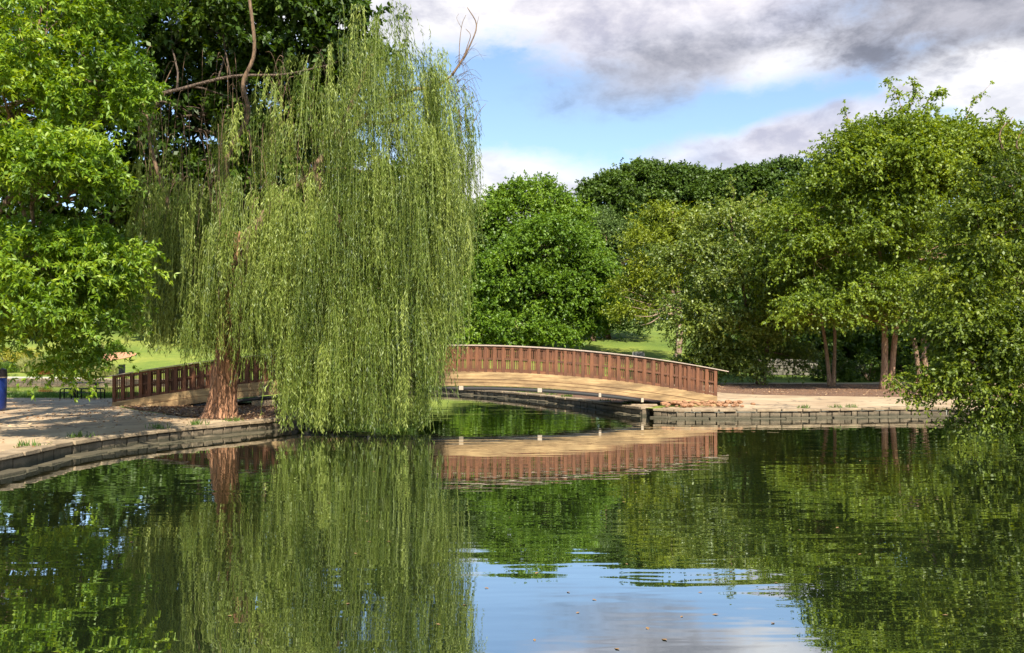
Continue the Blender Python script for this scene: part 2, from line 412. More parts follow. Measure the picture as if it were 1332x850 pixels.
# water and pond bed
def sheet(name, poly, z, mat, kind='structure'):
    bm = bmesh.new(); vv = [bm.verts.new((p[0], p[1], z)) for p in poly]; f = bm.faces.new(vv)
    if f.normal.z < 0: f.normal_flip()
    bmesh.ops.triangulate(bm, faces=bm.faces[:]); me = bpy.data.meshes.new(name); bm.to_mesh(me); bm.free()
    me.materials.append(mat); o = link(name, me); tag(o, kind=kind); return o
sheet('water', [p+n*.08 for p, n in zip(shore, nrm_out)], 0, M['water'])

def near_idx(x, y): return int(np.argmin((SH[:, 0]-x)**2+(SH[:, 1]-y)**2))
def shore_run(a, b, off):
    """inner offset points of the shore going from near a to near b the short way"""
    i, j = near_idx(*a), near_idx(*b); n1 = (j-i) % NS; n2 = (i-j) % NS
    idx = [(i+k) % NS for k in range(n1+1)] if n1 <= n2 else [(i-k) % NS for k in range(n2+1)]
    return [tuple(shore[k]+nrm_out[k]*off) for k in idx], idx
def rough_poly(pts, amp=.12, step=.5, closed=False):
    out = []; n = len(pts)
    for i in range(n if closed else n-1):
        a, b = Vector(pts[i]), Vector(pts[(i+1) % n]); m = max(1, int((b-a).length/step))
        for j in range(m):
            p = a.lerp(b, j/m); out.append((p.x+random.uniform(-amp, amp), p.y+random.uniform(-amp, amp)))
    if not closed: out.append(tuple(pts[-1]))
    return out
runL, _ = shore_run((-10.2, 7), (-6.8, 25.4), .42)
pathL = runL+rough_poly([(-7.5, 25.2), (-8.3, 24.7), (-10.6, 26.6), (-13, 29.3), (-15.0, 32.0), (-15.0, 34.6), (-16, 37.4), (-27, 38.5), (-60, 39), (-60, 4)], .06)
sheet('left_path', pathL, G+.004, M['path'])
runR, _ = shore_run((5.0, 30.1), (16.5, 29.8), .42)
pathR = runR+[(22, 27), (70, 27), (70, 37), (45, 58), (32, 61.5), (20, 61.5), (11, 60.0), (9.0, 52), (8.6, 44), (8.7, 36.5), (7.8, 34.8), (7.8, 31.9), (5.6, 31.2)]
sheet('right_path', pathR, G+.004, M['path'])
mul = rough_poly(catmull([(10.6, 45), (12.2, 41.2), (15.5, 39.6), (20, 38.6), (27, 38.5), (36, 41), (40, 48), (35, 55.5), (24, 57.3), (16, 57), (12, 52)], 1.2), .1, closed=True)
sheet('right_mulch', mul, G+.008, M['mulch'])
runM, _ = shore_run((-6.9, 25.3), (-7.4, 31), .42)
mulL = runM+rough_poly([(-7.6, 32), (-8.2, 34.2), (-15.0, 34.4), (-14.9, 32.2), (-12.9, 29.3), (-10.5, 26.7), (-8.3, 24.8)], .08)
sheet('left_mulch', mulL, G+.008, M['mulch'])
runF, _ = shore_run((-5.6, 51.6), (4.1, 32.4), .42)
sheet('bank_soil', runF+rough_poly([(5.2, 31.6), (7.7, 34.6), (7.0, 40), (5, 46), (1.5, 52), (-3.5, 56)], .15), G+.006, M['mulch'])
# mulch bed on the far lawn
def draped(name, poly, dz, mat):
    cx = sum(p[0] for p in poly)/len(poly); cy = sum(p[1] for p in poly)/len(poly); K = 8
    vs = [(cx, cy, gh(cx, cy)+dz)]; n = len(poly)
    for k in range(1, K+1):
        for p in poly:
            x = cx+(p[0]-cx)*k/K; y = cy+(p[1]-cy)*k/K; vs.append((x, y, gh(x, y)+dz*(1-.6*(k == K))))
    fs = [(0, 1+i, 1+(i+1) % n) for i in range(n)]
    for k in range(K-1):
        for i in range(n):
            a = 1+k*n+i; b = 1+k*n+(i+1) % n; fs.append((a, a+n, b+n, b))
    me = bpy.data.meshes.new(name); me.from_pydata(vs, [], fs); me.update(); me.materials.append(mat)
    return tag(link(name, me), kind='structure')
bedc = P(146, 467, 82)
M['redmulch'] = simple('red_mulch', (.5, .25, .13), .95, 0, .4, 5, .05)
draped('mulch_bed', [(bedc.x+1.9*math.cos(a), bedc.y+3.2*math.sin(a)) for a in np.linspace(0, 2*math.pi, 28, endpoint=False)], .09, M['redmulch'])

# ------------------------------------------------------------------ stone banks
def bank(name, label, a, b, foot=.22, long=(.55, .95)):
    t = thing(name, label, 'stone wall')
    _, idx = shore_run(a, b, 0)
    cop = MB(); base = MB(); ft = MB()
    # blocks
    pl = [shore[i] for i in idx]; nl = [nrm_out[i] for i in idx]
    s = [0.0]
    for i in range(1, len(pl)): s.append(s[-1]+(pl[i]-pl[i-1]).length)
    def at(d):
        d = min(max(d, 0), s[-1]-1e-6)
        i = max(0, np.searchsorted(s, d)-1); f = (d-s[i])/(s[i+1]-s[i]); return pl[i].lerp(pl[i+1], f), nl[i].lerp(nl[i+1], f).normalized()
    def course(mb, z0, z1, o0, o1, rng_l, jit, gap=.015):
        d = 0
        while d < s[-1]:
            L = random.uniform(*rng_l); d2 = min(d+L, s[-1])
            if d2-d < .08: break
            p, n = at(d+gap); q, m = at(d2-gap); jz = random.uniform(-jit, jit)*.6; jo = random.uniform(-jit, jit)
            c = []
            for pp, nn in ((p, n), (q, m)):
                for o in (o0+jo, o1):
                    for z in (z0, z1+jz):
                        w = pp+nn*o; c.append(Vector((w.x, w.y, z))+Vector([random.uniform(-jit, jit)*.4 for _ in range(3)]))
            mb.add(c, [(0, 1, 3, 2), (4, 6, 7, 5), (0, 4, 5, 1), (2, 3, 7, 6), (0, 2, 6, 4), (1, 5, 7, 3)])
            d = d2
    course(cop, .235, G+.028, -.06, .44, long, .02)
    course(base, -.4, .215, .0, .3, (.2, .5), .022)
    course(ft, -.4, .045, -foot-.05, -.004, (.4, 1.3), .06)
    cop.build('coping', M['stone'], t, bevel=.015); base.build('wall_face', M['stone_w'], t, bevel=.012); ft.build('footing', M['stone'], t, bevel=.02)
    return t
bank('stone_bank', 'curving stone edging of the left bank, running past the foot of the willow', (-9.2, 3), (-6.75, 26.5), .3)
bank('stone_bank', 'stone edging behind the willow that passes under the shaded left end of the bridge', (-6.75, 27.3), (-60, 47), .1)
bank('stone_bank', 'far stone edging of the back pond, seen under the bridge deck', (-68, 57), (4.75, 30.9), .12, (.7, 1.4))
bank('stone_bank', 'low stone edging below the sunlit path at the right end of the bridge', (5.05, 29.95), (17, 10), .16)
bank('stone_bank', 'near stone edging of the pond at the photographer\'s feet', (16.9, 9.4), (-9.1, 2.4), .1)

# far low dry-stone wall under the dark trees
w = MB()
for i in range(34):
    for k in range(5):
        x = GX(985, 66)+i*.8+(k % 2)*.4+random.uniform(-.05, .05)
        w.box((x, 66+.15*i*.3, gh(x, 66)+.12+k*.25), (.76, .5, .23), jit=.03)
o = w.build('garden_wall', M['stone_d'], None, bevel=.02); tag(o, 'low grey dry-stone wall in the shade behind the right-hand trees', 'stone wall')

# ------------------------------------------------------------------ foliage
def twigs_to_leaves(o, d, ln, K, L, W, droop, spread, ct, rosette=0):
    """o,d:(T,3); leaves along every twig"""
    T = len(o); t = (np.arange(K)+.6)/K
    t = np.tile(t, (T, 1))
    if rosette: t = np.ceil(t*rosette)/rosette*.95
    t = t+rng.uniform(-.04, .04, (T, K))*(.4 if rosette else 1)
    p = o[:, None]+d[:, None]*(ln[:, None, None]*t[..., None])
    p[..., 2] -= (droop*ln[:, None]*t**2)
    dd = np.repeat(d[:, None], K, 1).copy(); dd[..., 2] -= 2*droop*t
    side = rng.normal(size=(T, K, 3)); ld = unit(unit(dd)+spread*unit(side))
    ld[..., 2] -= .25
    nn = rng.normal(size=(T, K, 3))*.55; nn[..., 2] += .75; nn[..., 1] -= .2
    n_ = T*K
    Ls = L*rng.uniform(.65, 1.25, n_); Ws = W*rng.uniform(.75, 1.2, n_)
    v = leaf_quads(p.reshape(-1, 3), ld.reshape(-1, 3), unit(nn.reshape(-1, 3)), Ls, Ws)
    tint = np.repeat(np.clip(np.repeat(ct, K)+rng.normal(0, .16, n_), 0, 1), 4)
    return v, tint

def curve_pts(a, b, sag=.0, wob=.0, n=6):
    a = Vector(a); b = Vector(b); L = (b-a).length; out = []
    ph = [random.uniform(0, 6) for _ in range(3)]
    for i in range(n+1):
        t = i/n; p = a.lerp(b, t); p.z += sag*L*math.sin(math.pi*t)
        k = math.sin(math.pi*t)*wob*L
        p += Vector((math.sin(ph[0]+5*t), math.sin(ph[1]+4*t), .5*math.sin(ph[2]+5*t)))*k; out.append(p)
    return out

def tree(name, label, cat, base, stems, lobes, spec, leafm, barkm, group=None, sprigs=(), dead=(), flare=1.35):
    """stems: [(pts, r0, r1)] ; lobes: [(centre, (rx,ry,rz), nclumps)] ; all world coordinates"""
    b = Vector(base); t = thing(name, label, cat, tuple(b), 0, group)
    tr = MB(); nodes = []
    for pts, r0, r1 in stems:
        pts = catmull_open(pts, 5); m = len(pts)
        rad = [r0+(r1-r0)*(i/(m-1)) for i in range(m)]
        if pts[0][2] < b.z+.6:
            rad[0] *= flare+.15; 
            if m > 2: rad[1] *= 1+.4*(flare-1)
        rad = [r*random.uniform(.94, 1.06) for r in rad]
        tr.tube([Vector(p)-b for p in pts], rad, 12 if r0 > .12 else 6)
        nodes += [(Vector(p), r) for p, r in zip(pts, rad)][m//3:]
    O = []; D = []; LN = []; CT = []
    T, K, tl, L, W, droop, spread, rc = spec[:8]; ros = spec[8] if len(spec) > 8 else 0
    for c, r, n in lobes:
        c = Vector(c); cand = [q for q in nodes if q[0].z < c.z+.3*r[2]] or nodes
        s, sr = min(cand, key=lambda q: (q[0]-c).length+random.uniform(0, .4))
        lp = curve_pts(s, c, .06, .05, 6); lr = min(sr*.7, .025+.03*(c-s).length); 
        tr.tube([p-b for p in lp], [lr*(1-.7*i/6) for i in range(7)], 6)
        lt = rng.normal(0, .07)
        for k in range(n):
            u = Vector(rng.normal(size=3)).normalized()
            if u.z < -.3 and random.random() < .45: u.z = -u.z
            q = random.uniform(.45, 1.0)**.6 if n < 60 else random.uniform(.82, 1.0)
            cp = c+Vector((u.x*r[0], u.y*r[1], u.z*r[2]))*q
            s0 = lp[random.randint(3, 6)]
            if k % 2 == 0:
                bp = curve_pts(s0, cp, .05, .05, 4); br = lr*.32
                tr.tube([p-b for p in bp], [br*(1-.75*i/4) for i in range(5)], 4, cap=False)
            ctn = lt+rng.normal(.47, .13)
            T_ = max(3, int(T*random.uniform(.6, 1.3)))
            o = rng.normal(size=(T_, 3))*np.array([rc, rc, rc*.55])*.6+np.array(cp)
            dr = unit(rng.normal(size=(T_, 3))*.75+np.array([u.x, u.y, u.z*.6+.2])*.9)
            O.append(o); D.append(dr); LN.append(tl*rng.uniform(.6, 1.3, T_)); CT.append(np.full(T_, ctn))
    for pts, n in sprigs:                   # thin leafy shoots that break the outline
        pts = catmull_open(pts, 4); tr.tube([Vector(p)-b for p in pts], [.035*(1-.8*i/(len(pts)-1)) for i in range(len(pts))], 4)
        A = np.array([tuple(p) for p in pts]); idx = rng.integers(1, len(A), n)
        dr = unit(rng.normal(size=(n, 3))+np.array([0, 0, .4])); O.append(A[idx]+rng.normal(0, .05, (n, 3))); D.append(dr)
        LN.append(tl*rng.uniform(.4, .9, n)); CT.append(np.full(n, .6))
    for pts, r in dead:
        pts = catmull_open(pts, 4); tr.tube([Vector(p)-b for p in pts], [r*(1-.85*i/(len(pts)-1)) for i in range(len(pts))], 5)
    tr.build('trunk', barkm, t, smooth=True)
    O = np.concatenate(O)-np.array(b); D = np.concatenate(D); LN = np.concatenate(LN); CT = np.concatenate(CT)
    v, ti = twigs_to_leaves(O, D, LN, K, L, W, droop, spread, CT, ros)
    np_mesh('crown', v, 4, ti, leafm, t)
    return t
def catmull_open(pts, k):
    pts = [Vector(p) for p in pts]; 
    if len(pts) < 2: return pts
    e = [pts[0]*2-pts[1]]+pts+[pts[-1]*2-pts[-2]]; out = []
    for i in range(1, len(e)-2):
        p0, p1, p2, p3 = e[i-1:i+3]
        for j in range(k):
            t = j/k; out.append(.5*((2*p1)+(-p0+p2)*t+(2*p0-5*p1+4*p2-p3)*t*t+(-p0+3*p1-3*p2+p3)*t*t*t))
    out.append(pts[-1]); return out
def LB(px, py, D, rx, ry, rz, n): return (tuple(P(px, py, D)), (rx, ry, rz), n)

# spec: twigs per clump, leaves per twig, twig length, leaf L, W, droop, spread, clump radius
A_spec = (24, 24, .46, .135, .046, .35, 1.9, .36, 4)
treeA = tree('shade_tree', 'big bright green broadleaf tree at the left edge with boughs hanging over the path', 'tree',
    (-14.2, 19, G), [([(-14.2, 19, G), (-14.0, 19, 3), (-13.6, 19, 7), (-13.2, 19, 11), (-12.8, 18.5, 15)], .38, .12),
                     ([(-13.9, 19, 4), (-12.5, 18.6, 6), (-10.5, 18.3, 7.6)], .16, .06),
                     ([(-14.0, 19, 3), (-12.3, 18.6, 3.8), (-10.6, 18.6, 4.4), (-9.8, 18.8, 3.2), (-9.4, 18.8, 2.3)], .12, .03)],
    [LB(60, 40, 18, 1.7, 1.5, 1.2, 28), LB(120, 105, 18.5, 1.0, 1.1, .9, 16), LB(10, 135, 17.5, 1.2, 1.1, .7, 15),
     LB(60, 215, 17.3, 1.1, 1.0, .65, 18), LB(108, 232, 17.4, .5, .6, .4, 8), LB(25, 200, 17.2, .7, .7, .5, 8),
     LB(55, 350, 18, 1.5, 1.3, .85, 26), LB(130, 335, 18.3, .75, .9, .65, 13), LB(20, 410, 17.6, 1.1, 1.1, .65, 16),
     LB(105, 405, 18.6, .85, .9, .65, 13), LB(100, 462, 18.8, .45, .4, .35, 7), LB(-70, 300, 18.5, 1.8, 1.8, 1.6, 14), LB(-60, 120, 19, 2, 2, 2, 16),
     LB(90, -60, 18.5, 1.9, 1.9, 1.4, 22), LB(-40, -80, 19, 2.4, 2.4, 2, 20), LB(20, -210, 20, 2.8, 2.6, 2, 22), LB(165, -40, 20, 1.2, 1.5, 1.2, 12),
     ((-16.5, 20, 12.4), (2.4, 2.4, 1.6), 22), ((-13, 20.6, 12.6), (2.4, 2.4, 1.5), 22), ((-9.3, 21.4, 13.1), (2.3, 2.0, 1.3), 22), ((-6.2, 21.9, 13.0), (2.0, 1.9, 1.1), 18), ((-15.5, 23.5, 10.8), (2.2, 2, 1.3), 18)],  # high lobes out of view, added to shade the willow and bridge
    A_spec, M['leaf_a'], M['bark'])
treeB = tree('shade_tree', 'tall dark broadleaf tree behind the willow with long boughs over it at upper left', 'tree',
    (-20.5, 30, G), [([(-20.5, 30, G), (-20.2, 30, 5), (-19.6, 30.5, 10), (-18.5, 31, 15)], .42, .16),
                     ([(-20.2, 30, 5), tuple(P(60, 205, 29.5)), tuple(P(110, 165, 29.5)), tuple(P(160, 128, 29.5)), tuple(P(215, 121, 29.5)), tuple(P(300, 100, 29.5)), tuple(P(370, 97, 29.6)), tuple(P(430, 84, 29.8))], .13, .02)],
    [LB(160, 60, 31, 2.4, 2.0, 1.8, 24), LB(230, 20, 31, 2.2, 2.0, 1.6, 22), LB(300, 40, 31, 2.0, 1.8, 1.3, 20), LB(370, 25, 31, 1.5, 1.5, 1.1, 17),
     LB(440, 40, 31, 1.1, 1.1, .9, 12), LB(400, 75, 31, 1.2, 1.0, .7, 12), LB(330, 110, 31.5, 1.3, 1.2, .7, 10), LB(150, 160, 31, 2.2, 2, 1.6, 24), LB(230, 160, 32, 1.8, 1.6, 1.6, 18),
     LB(60, 150, 31, 2.6, 2, 2.2, 24), LB(110, 260, 31, 2.2, 2, 1.7, 24), LB(200, 260, 32, 1.6, 1.6, 1.9, 18), LB(20, 300, 31, 2.4, 2, 2, 22),
     LB(150, 360, 31, 1.7, 1.5, 1.1, 16), LB(60, 400, 30.5, 2.0, 1.6, .9, 16), LB(200, 400, 32, 1.0, 1.0, .7, 8), LB(170, -70, 32, 3.2, 3, 2, 24), LB(40, -60, 32, 3.2, 3, 2.4, 22), LB(300, -50, 32, 2.6, 2.4, 1.4, 18), LB(400, -25, 32, 1.6, 1.6, .9, 10), LB(-90, 200, 31, 3, 3, 3, 20), LB(290, 165, 32, 1.7, 1.4, 1.3, 14), LB(360, 150, 32, 1.6, 1.4, 1.0, 13), LB(425, 130, 32, 1.2, 1.2, .9, 9), LB(260, 250, 33, 2, 1.5, 1.6, 16), LB(340, 240, 33, 2, 1.5, 1.5, 20), LB(400, 210, 33, 1.8, 1.4, 1.4, 16), LB(300, 330, 33, 2, 1.4, 1.4, 14), LB(230, 300, 33, 1.8, 1.4, 1.4, 12), LB(475, 80, 32, .8, .8, .6, 5)],
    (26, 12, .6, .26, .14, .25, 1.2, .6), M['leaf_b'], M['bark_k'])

# ---- willow
def willow():
    b = Vector((-8.85, 26, G)); t = thing('willow_tree', 'large weeping willow on the left bank, its pale green strands trailing into the pond', 'tree', tuple(b))
    tr = MB()
    br = MB()
    def limb(pts, r0, r1, n=10, k=6):
        p = catmull_open(pts, k); m = len(p)
        br.tube([q-b for q in p], [(r0+(r1-r0)*(i/(m-1))**.7)*random.uniform(.93, 1.07) for i in range(m)], n)
    tp = catmull_open([(-9.0, 26, G-.15), (-8.9, 26, 1.0), (-8.72, 26, 2.4), (-8.65, 26, 4.2), (-8.6, 26, 6)], 8)
    rr = [.64, .56, .5, .47, .45, .43, .42, .41]+[.40-.004*i for i in range(40)]
    base = len(tr.v); tr.tube([q-b for q in tp], rr[:len(tp)], 20)
    for i in range(base, len(tr.v)):       # buttressed, furrowed bole
        x, y, z = tr.v[i]; a = math.atan2(y, x+.1); k = 1+.07*math.sin(a*5+1)+.05*math.sin(a*11+z*2); k += .18*max(0, .7-z)*max(0, math.sin(a*3+2.2))
        cx = tp[min(len(tp)-1, (i-base)//20)]-b; tr.v[i] = (cx.x+(x-cx.x)*k, cx.y+(y-cx.y)*k, z)
    limb([(-8.6, 26, 5.2), (-8.75, 26.1, 7.2), (-8.75, 26, 8.3), (-8.15, 26.1, 9.6), (-8.3, 26.1, 10.6), (-7.95, 26.1, 11.6), (-8.1, 26, 13.4)], .12, .045)
    limb([(-8.6, 26, 4.6), (-7.4, 25.7, 6.5), (-5.9, 25.3, 7.7), (-4.2, 24.6, 9.2), (-3.0, 24.9, 10.0), (-2.3, 25, 10.1), (-1.77, 25, 10.49)], .17, .025)
    limb([(-5.9, 25.3, 7.7), (-5.0, 25.6, 9.5), (-4.2, 25.5, 11.3)], .14, .05)
    limb([(-4.2, 24.7, 9.0), (-3.5, 24.3, 8.9), (-2.7, 24.1, 9.3)], .08, .02)
    limb([(-8.6, 26, 4.8), (-9.6, 25.4, 5.4), (-10.05, 25, 6.4), (-10.6, 24.9, 8.2), (-10.75, 24.9, 9.2), (-11.2, 24.9, 10.9)], .12, .025, 7)
    limb([(-10.7, 24.9, 8.8), (-10.4, 24.9, 9.8), (-9.9, 24.9, 10.9)], .04, .012, 5)
    limb([(-10.05, 25, 6.4), (-9.9, 24.3, 5), (-10.0, 24.2, 3.6), (-10.2, 24.2, 2.9)], .045, .012, 5)
    limb([(-5.9, 25.3, 7.6), (-5.0, 25.6, 5.6), (-4.75, 25.7, 3.2), (-4.6, 25.7, .5)], .13, .07)
    limb([(-8.6, 26, 5.4), (-7.2, 27.0, 7.4), (-5.5, 27.2, 8.2), (-3.6, 26.8, 7.6)], .16, .04)
    # dead branches against the sky at the upper right
    def sc(*q): return [tuple(P(x, y, 25)) for x, y in q]
    limb(sc((588, 98), (600, 80), (611, 60), (620, 33), (608, 10)), .045, .012, 5, 4)
    limb(sc((603, 76), (608, 60), (612, 46), (606, 38)), .022, .008, 4, 4)
    limb(sc((597, 84), (598, 55), (601, 32), (606, 20)), .02, .007, 4, 4)
    limb(sc((600, 36), (594, 24), (597, 18)), .009, .004, 4, 3)
    limb(sc((620, 33), (623, 21)), .012, .005, 4, 3)
    limb(sc((596, 175), (612, 165), (624, 145), (632, 135)), .02, .006, 4, 4)
    for _ in range(46):                     # fine bare twigs
        s = random.choice([(598+random.uniform(-6, 6), random.uniform(70, 170)), (random.uniform(575, 605), random.uniform(95, 150))])
        dx = random.uniform(4, 34); dy = random.uniform(-18, 60); D = 25+random.uniform(-.3, .3)
        p = [tuple(P(s[0]+dx*q, s[1]-14*math.sin(q*2.2)+dy*q*q, D)) for q in (0, .33, .66, 1)]
        limb(p, .009, .003, 3, 3)
    for _ in range(130):                    # bare drooping twigs inside the left half
        x = random.uniform(175, 420); y = random.uniform(60, 260); D = random.uniform(23, 26.5); dx = random.uniform(-30, 30); ln = random.uniform(40, 170)
        p = [tuple(P(x+dx*q, y-10*math.sin(q*2.6)+ln*q*q, D)) for q in (0, .25, .5, .75, 1)]
        limb(p, .014, .005, 3, 3)
    br.build('branches', M['bark_b'], t, smooth=True); tr.build('trunk', M['bark_w'], t, smooth=True)
    # strands
    xs = np.array([-11.0, -10, -8.5, -7, -5.5, -4.6, -3.7, -2.9, -2.2, -1.6, -1.15]); zt = np.array([8.6, 9.4, 9.8, 10.3, 11.0, 11.6, 12.0, 11.3, 10.5, 9.2, 8.2])
    xb = np.array([-11.0, -10, -8.9, -8.1, -7.4, -6.8, -6.2, -5.2, -3.0, -2.2, -2.05, -1.45, -1.35, -1.1]); zb = np.array([2.6, 2.3, 2.1, 1.5, 1.1, .8, .14, .1, .1, .12, 1.2, 2.2, 5.5, 6.6])
    V = []; TI = []; S = []; ST = []
    def strand(a, dirx, diry, out, z1, ct, dens, wid, L):
        z0 = a[2]; ln = z0-z1
        if ln < .4: return
        n = max(6, int(ln*dens)); q = np.sort(rng.uniform(0, 1, n))
        ph = rng.uniform(0, 6.28, 2); 
        def pos(q):
            s = 1-np.exp(-q*ln/.55); sw = .1*q
            x = a[0]+dirx*out*s+sw*np.sin(ph[0]+q*3.5); y = a[1]+diry*out*s+sw*np.sin(ph[1]+q*3)
            z = z0+.28*out*np.sin(np.minimum(q*ln/.7, 1)*3.14)-q*ln
            return np.stack([x, y, z], -1)
        p = pos(q); dd = pos(np.minimum(q+.01, 1.01))-p; dd = unit(dd)
        sd_ = rng.normal(size=(n, 3)); sd_[:, 2] *= .2; ld = unit(dd+.72*unit(sd_)); ld[:, 2] -= .25
        nn = unit(rng.normal(size=(n, 3))*np.array([1, 1, .3]))
        V.append(leaf_quads(p, ld, nn, L*rng.uniform(.6, 1.25, n), wid*rng.uniform(.7, 1.3, n)))
        TI.append(np.repeat(np.clip(ct+rng.normal(0, .15, n), 0, 1), 4))
        k = 7; qq = np.linspace(0, 1, k); pp = pos(qq); w = .004; an = rng.uniform(0, 3.14); wv = np.array([math.cos(an), math.sin(an), 0])*w
        for i in range(k-1): S.append(np.stack([pp[i]-wv, pp[i]+wv, pp[i+1]+wv*.8, pp[i+1]-wv*.8]))
        ST.append(np.full((k-1)*4, .75+rng.normal(0, .1)))
    def drape(x, y, z, phi, bl, m, tz, ct, zmin=None, spread=.13):
        """one leafy branchlet arching outwards, strands hanging all along it"""
        dx, dy = math.cos(phi), math.sin(phi)
        for k in range(m):
            q = rng.uniform(0, 1); hx = x+dx*bl*q+rng.normal(0, spread); hy = y+dy*bl*q*.8+rng.normal(0, spread); hz = z+.35*bl*math.sin(q*2.4)-.45*bl*q*q+rng.normal(0, .08)
            if hx > -1.13: continue
            ln = tz*(1-.45*abs(q-.55))*rng.uniform(.62, 1.12)
            lo = np.interp(hx, xb, zb)+abs(rng.normal(0, .45 if (hx < -6.2 or hx > -2.4) else .22))
            strand((hx, hy, hz), dx+rng.normal(0, .5), dy+rng.normal(0, .5), rng.uniform(.08, .3), max(hz-ln, lo), np.clip(ct+rng.normal(0, .06), 0, 1), 17, .021, .125)
    nd = 0
    while nd < 300:
        x = rng.uniform(-10.7, -1.6); y = rng.uniform(22.6, 27.6); ex = (x+6.1)/5.0; ey = (y-25.1)/2.8
        e = ex*ex+ey*ey
        if e > 1 or (e < .3 and rng.random() < .7): continue
        ztop = np.interp(x, xs, zt)-1.3*ey*ey
        z = ztop-rng.choice([.2, 1.1, 2.3, 3.6, 4.8, 6.0, 7.2], p=[.2, .13, .12, .15, .15, .14, .11])+rng.normal(0, .35)
        if z < 2.9: continue
        if x < -5.6 and z > 6.8 and rng.random() < (.85 if x < -7.5 else .55): continue         # thin, half-bare upper left
        nd += 1
        drape(x, y, z, math.atan2(ey, ex)+rng.normal(0, .6), rng.uniform(.4, 1.3), int(rng.integers(9, 24)), rng.uniform(1.3, 4.2), np.clip(rng.normal(.47, .27), .02, .98), spread=rng.uniform(.04, .11))
    for _ in range(70):                     # front drapes in overlapping tiers, only the lower ones trail on the pond
        x = rng.uniform(-6.4, -2.2); y = rng.uniform(22.8, 25.3)
        drape(x, y, rng.uniform(2.2, 7.6), rng.uniform(-2.6, -.5), rng.uniform(.3, .9), int(rng.integers(8, 22)), rng.uniform(2.2, 4.2), np.clip(rng.normal(.53, .26), .05, 1), spread=rng.uniform(.035, .1))
    for _ in range(48):                     # skirt hiding the upper bole, lifting towards the left
        x = rng.uniform(-10.4, -6.2); y = rng.uniform(23.3, 25.4)
        drape(x, y, rng.uniform(3.6, 7.4), rng.uniform(-2.6, -.6), rng.uniform(.4, 1.2), int(rng.integers(9, 22)), rng.uniform(2.0, 4.6), np.clip(rng.normal(.53, .26), .05, 1), spread=rng.uniform(.04, .11))
    for _ in range(24):                     # right-hand edge
        drape(rng.uniform(-2.7, -1.75), rng.uniform(23.6, 25.6), rng.uniform(4.0, 9.2), rng.uniform(-1.6, .2), rng.uniform(.25, .6), int(rng.integers(6, 15)), rng.uniform(2, 4.5), np.clip(rng.normal(.55, .2), .05, 1), spread=.1)
    for _ in range(74):                     # lowest tier, tips on the water
        x = rng.uniform(-6.5, -2.35); y = rng.uniform(22.9, 25.6)
        drape(x, y, rng.uniform(1.4, 3.8), rng.uniform(-2.6, -.5), rng.uniform(.3, .8), int(rng.integers(8, 20)), rng.uniform(2.4, 4.2), np.clip(rng.normal(.53, .26), .05, 1), spread=rng.uniform(.035, .1))
    for _ in range(16):                     # thin tassels on the right outline and the left skirt
        drape(rng.uniform(-2.3, -1.35), rng.uniform(24.2, 25.8), rng.uniform(7.6, 10.2), rng.uniform(-.5, .5), .35, int(rng.integers(4, 9)), rng.uniform(1.5, 4.5), .5, spread=.08)
        drape(rng.uniform(-10.9, -8.4), rng.uniform(23.8, 25.5), rng.uniform(4.5, 7.5), rng.uniform(-3, -2), .5, int(rng.integers(7, 15)), rng.uniform(2, 5), .5, spread=.12)
    v = np.concatenate(V)-np.array(b); np_mesh('leaf_curtain', v, 4, np.concatenate(TI), M['willow'], t)
    s_ = np.concatenate(S)-np.array(b); np_mesh('hanging_twigs', s_, 4, np.concatenate(ST), M['willow'], t)
    print('willow leaves', len(v)//4)
willow()

# ---- right bank trees
def st(px, py, D): return tuple(P(px, py, D))
B_spec = (32, 13, .8, .18, .11, .35, 1.2, .85)
D = 48
tree('river_birch', 'tallest yellow-green tree on the right bank with a pale double trunk', 'tree', (GX(1155, D), D, G),
    [([(GX(1150, D), D, G-.1), st(1151, 450, D), st(1149, 380, D), st(1142, 300, D), st(1140, 240, D)], .21, .05),
     ([(GX(1159, D), D+.1, G-.1), st(1163, 450, D), st(1172, 370, D), st(1190, 300, D), st(1200, 250, D)], .19, .05)],
    [LB(1160, 200, D, 3.2, 3, 1.7, 62), LB(1165, 225, D-1.5, 3.3, 2.4, 2.2, 60), LB(1245, 205, D, 3.0, 3, 1.5, 60), LB(1310, 235, D, 2.4, 2.6, 1.8, 60), LB(1110, 215, D, 2.0, 2.2, 1.2, 24), LB(1090, 270, D, 2.8, 2.6, 2.0, 28), LB(1215, 225, D, 2.8, 2.6, 2.2, 28), LB(1265, 260, D, 2.8, 2.6, 2.4, 24),
     LB(1150, 300, D-1.5, 3.2, 2.6, 2.2, 32), LB(1060, 340, D, 2.6, 2.4, 1.6, 24), LB(1220, 330, D-1, 2.8, 2.4, 2.0, 26), LB(1290, 350, D, 2.8, 2.6, 2.4, 20),
     LB(1110, 380, D-1.5, 2.6, 2.2, 1.3, 24), LB(1190, 400, D-1, 2.4, 2.0, 1.2, 20), LB(1060, 410, D-1.5, 1.9, 1.8, .8, 14), LB(1255, 420, D, 2.2, 2, 1.4, 16), LB(1020, 300, D, 1.5, 1.5, 1.1, 10)],
    B_spec, M['birch'], M['bark_p'],
    sprigs=[([st(1165, 180, D), st(1172, 140, D), st(1155, 103, D)], 34), ([st(1168, 170, D), st(1190, 125, D), st(1187, 108, D)], 26),
            ([st(1190, 180, D), st(1205, 135, D), st(1225, 120, D)], 34), ([st(1250, 180, D), st(1262, 140, D), st(1288, 110, D)], 18),
            ([st(1130, 200, D), st(1105, 160, D), st(1098, 135, D)], 24), ([st(1090, 230, D), st(1065, 205, D), st(1050, 200, D)], 22), ([st(1300, 210, D), st(1310, 170, D), st(1300, 150, D)], 24)])
D = 53
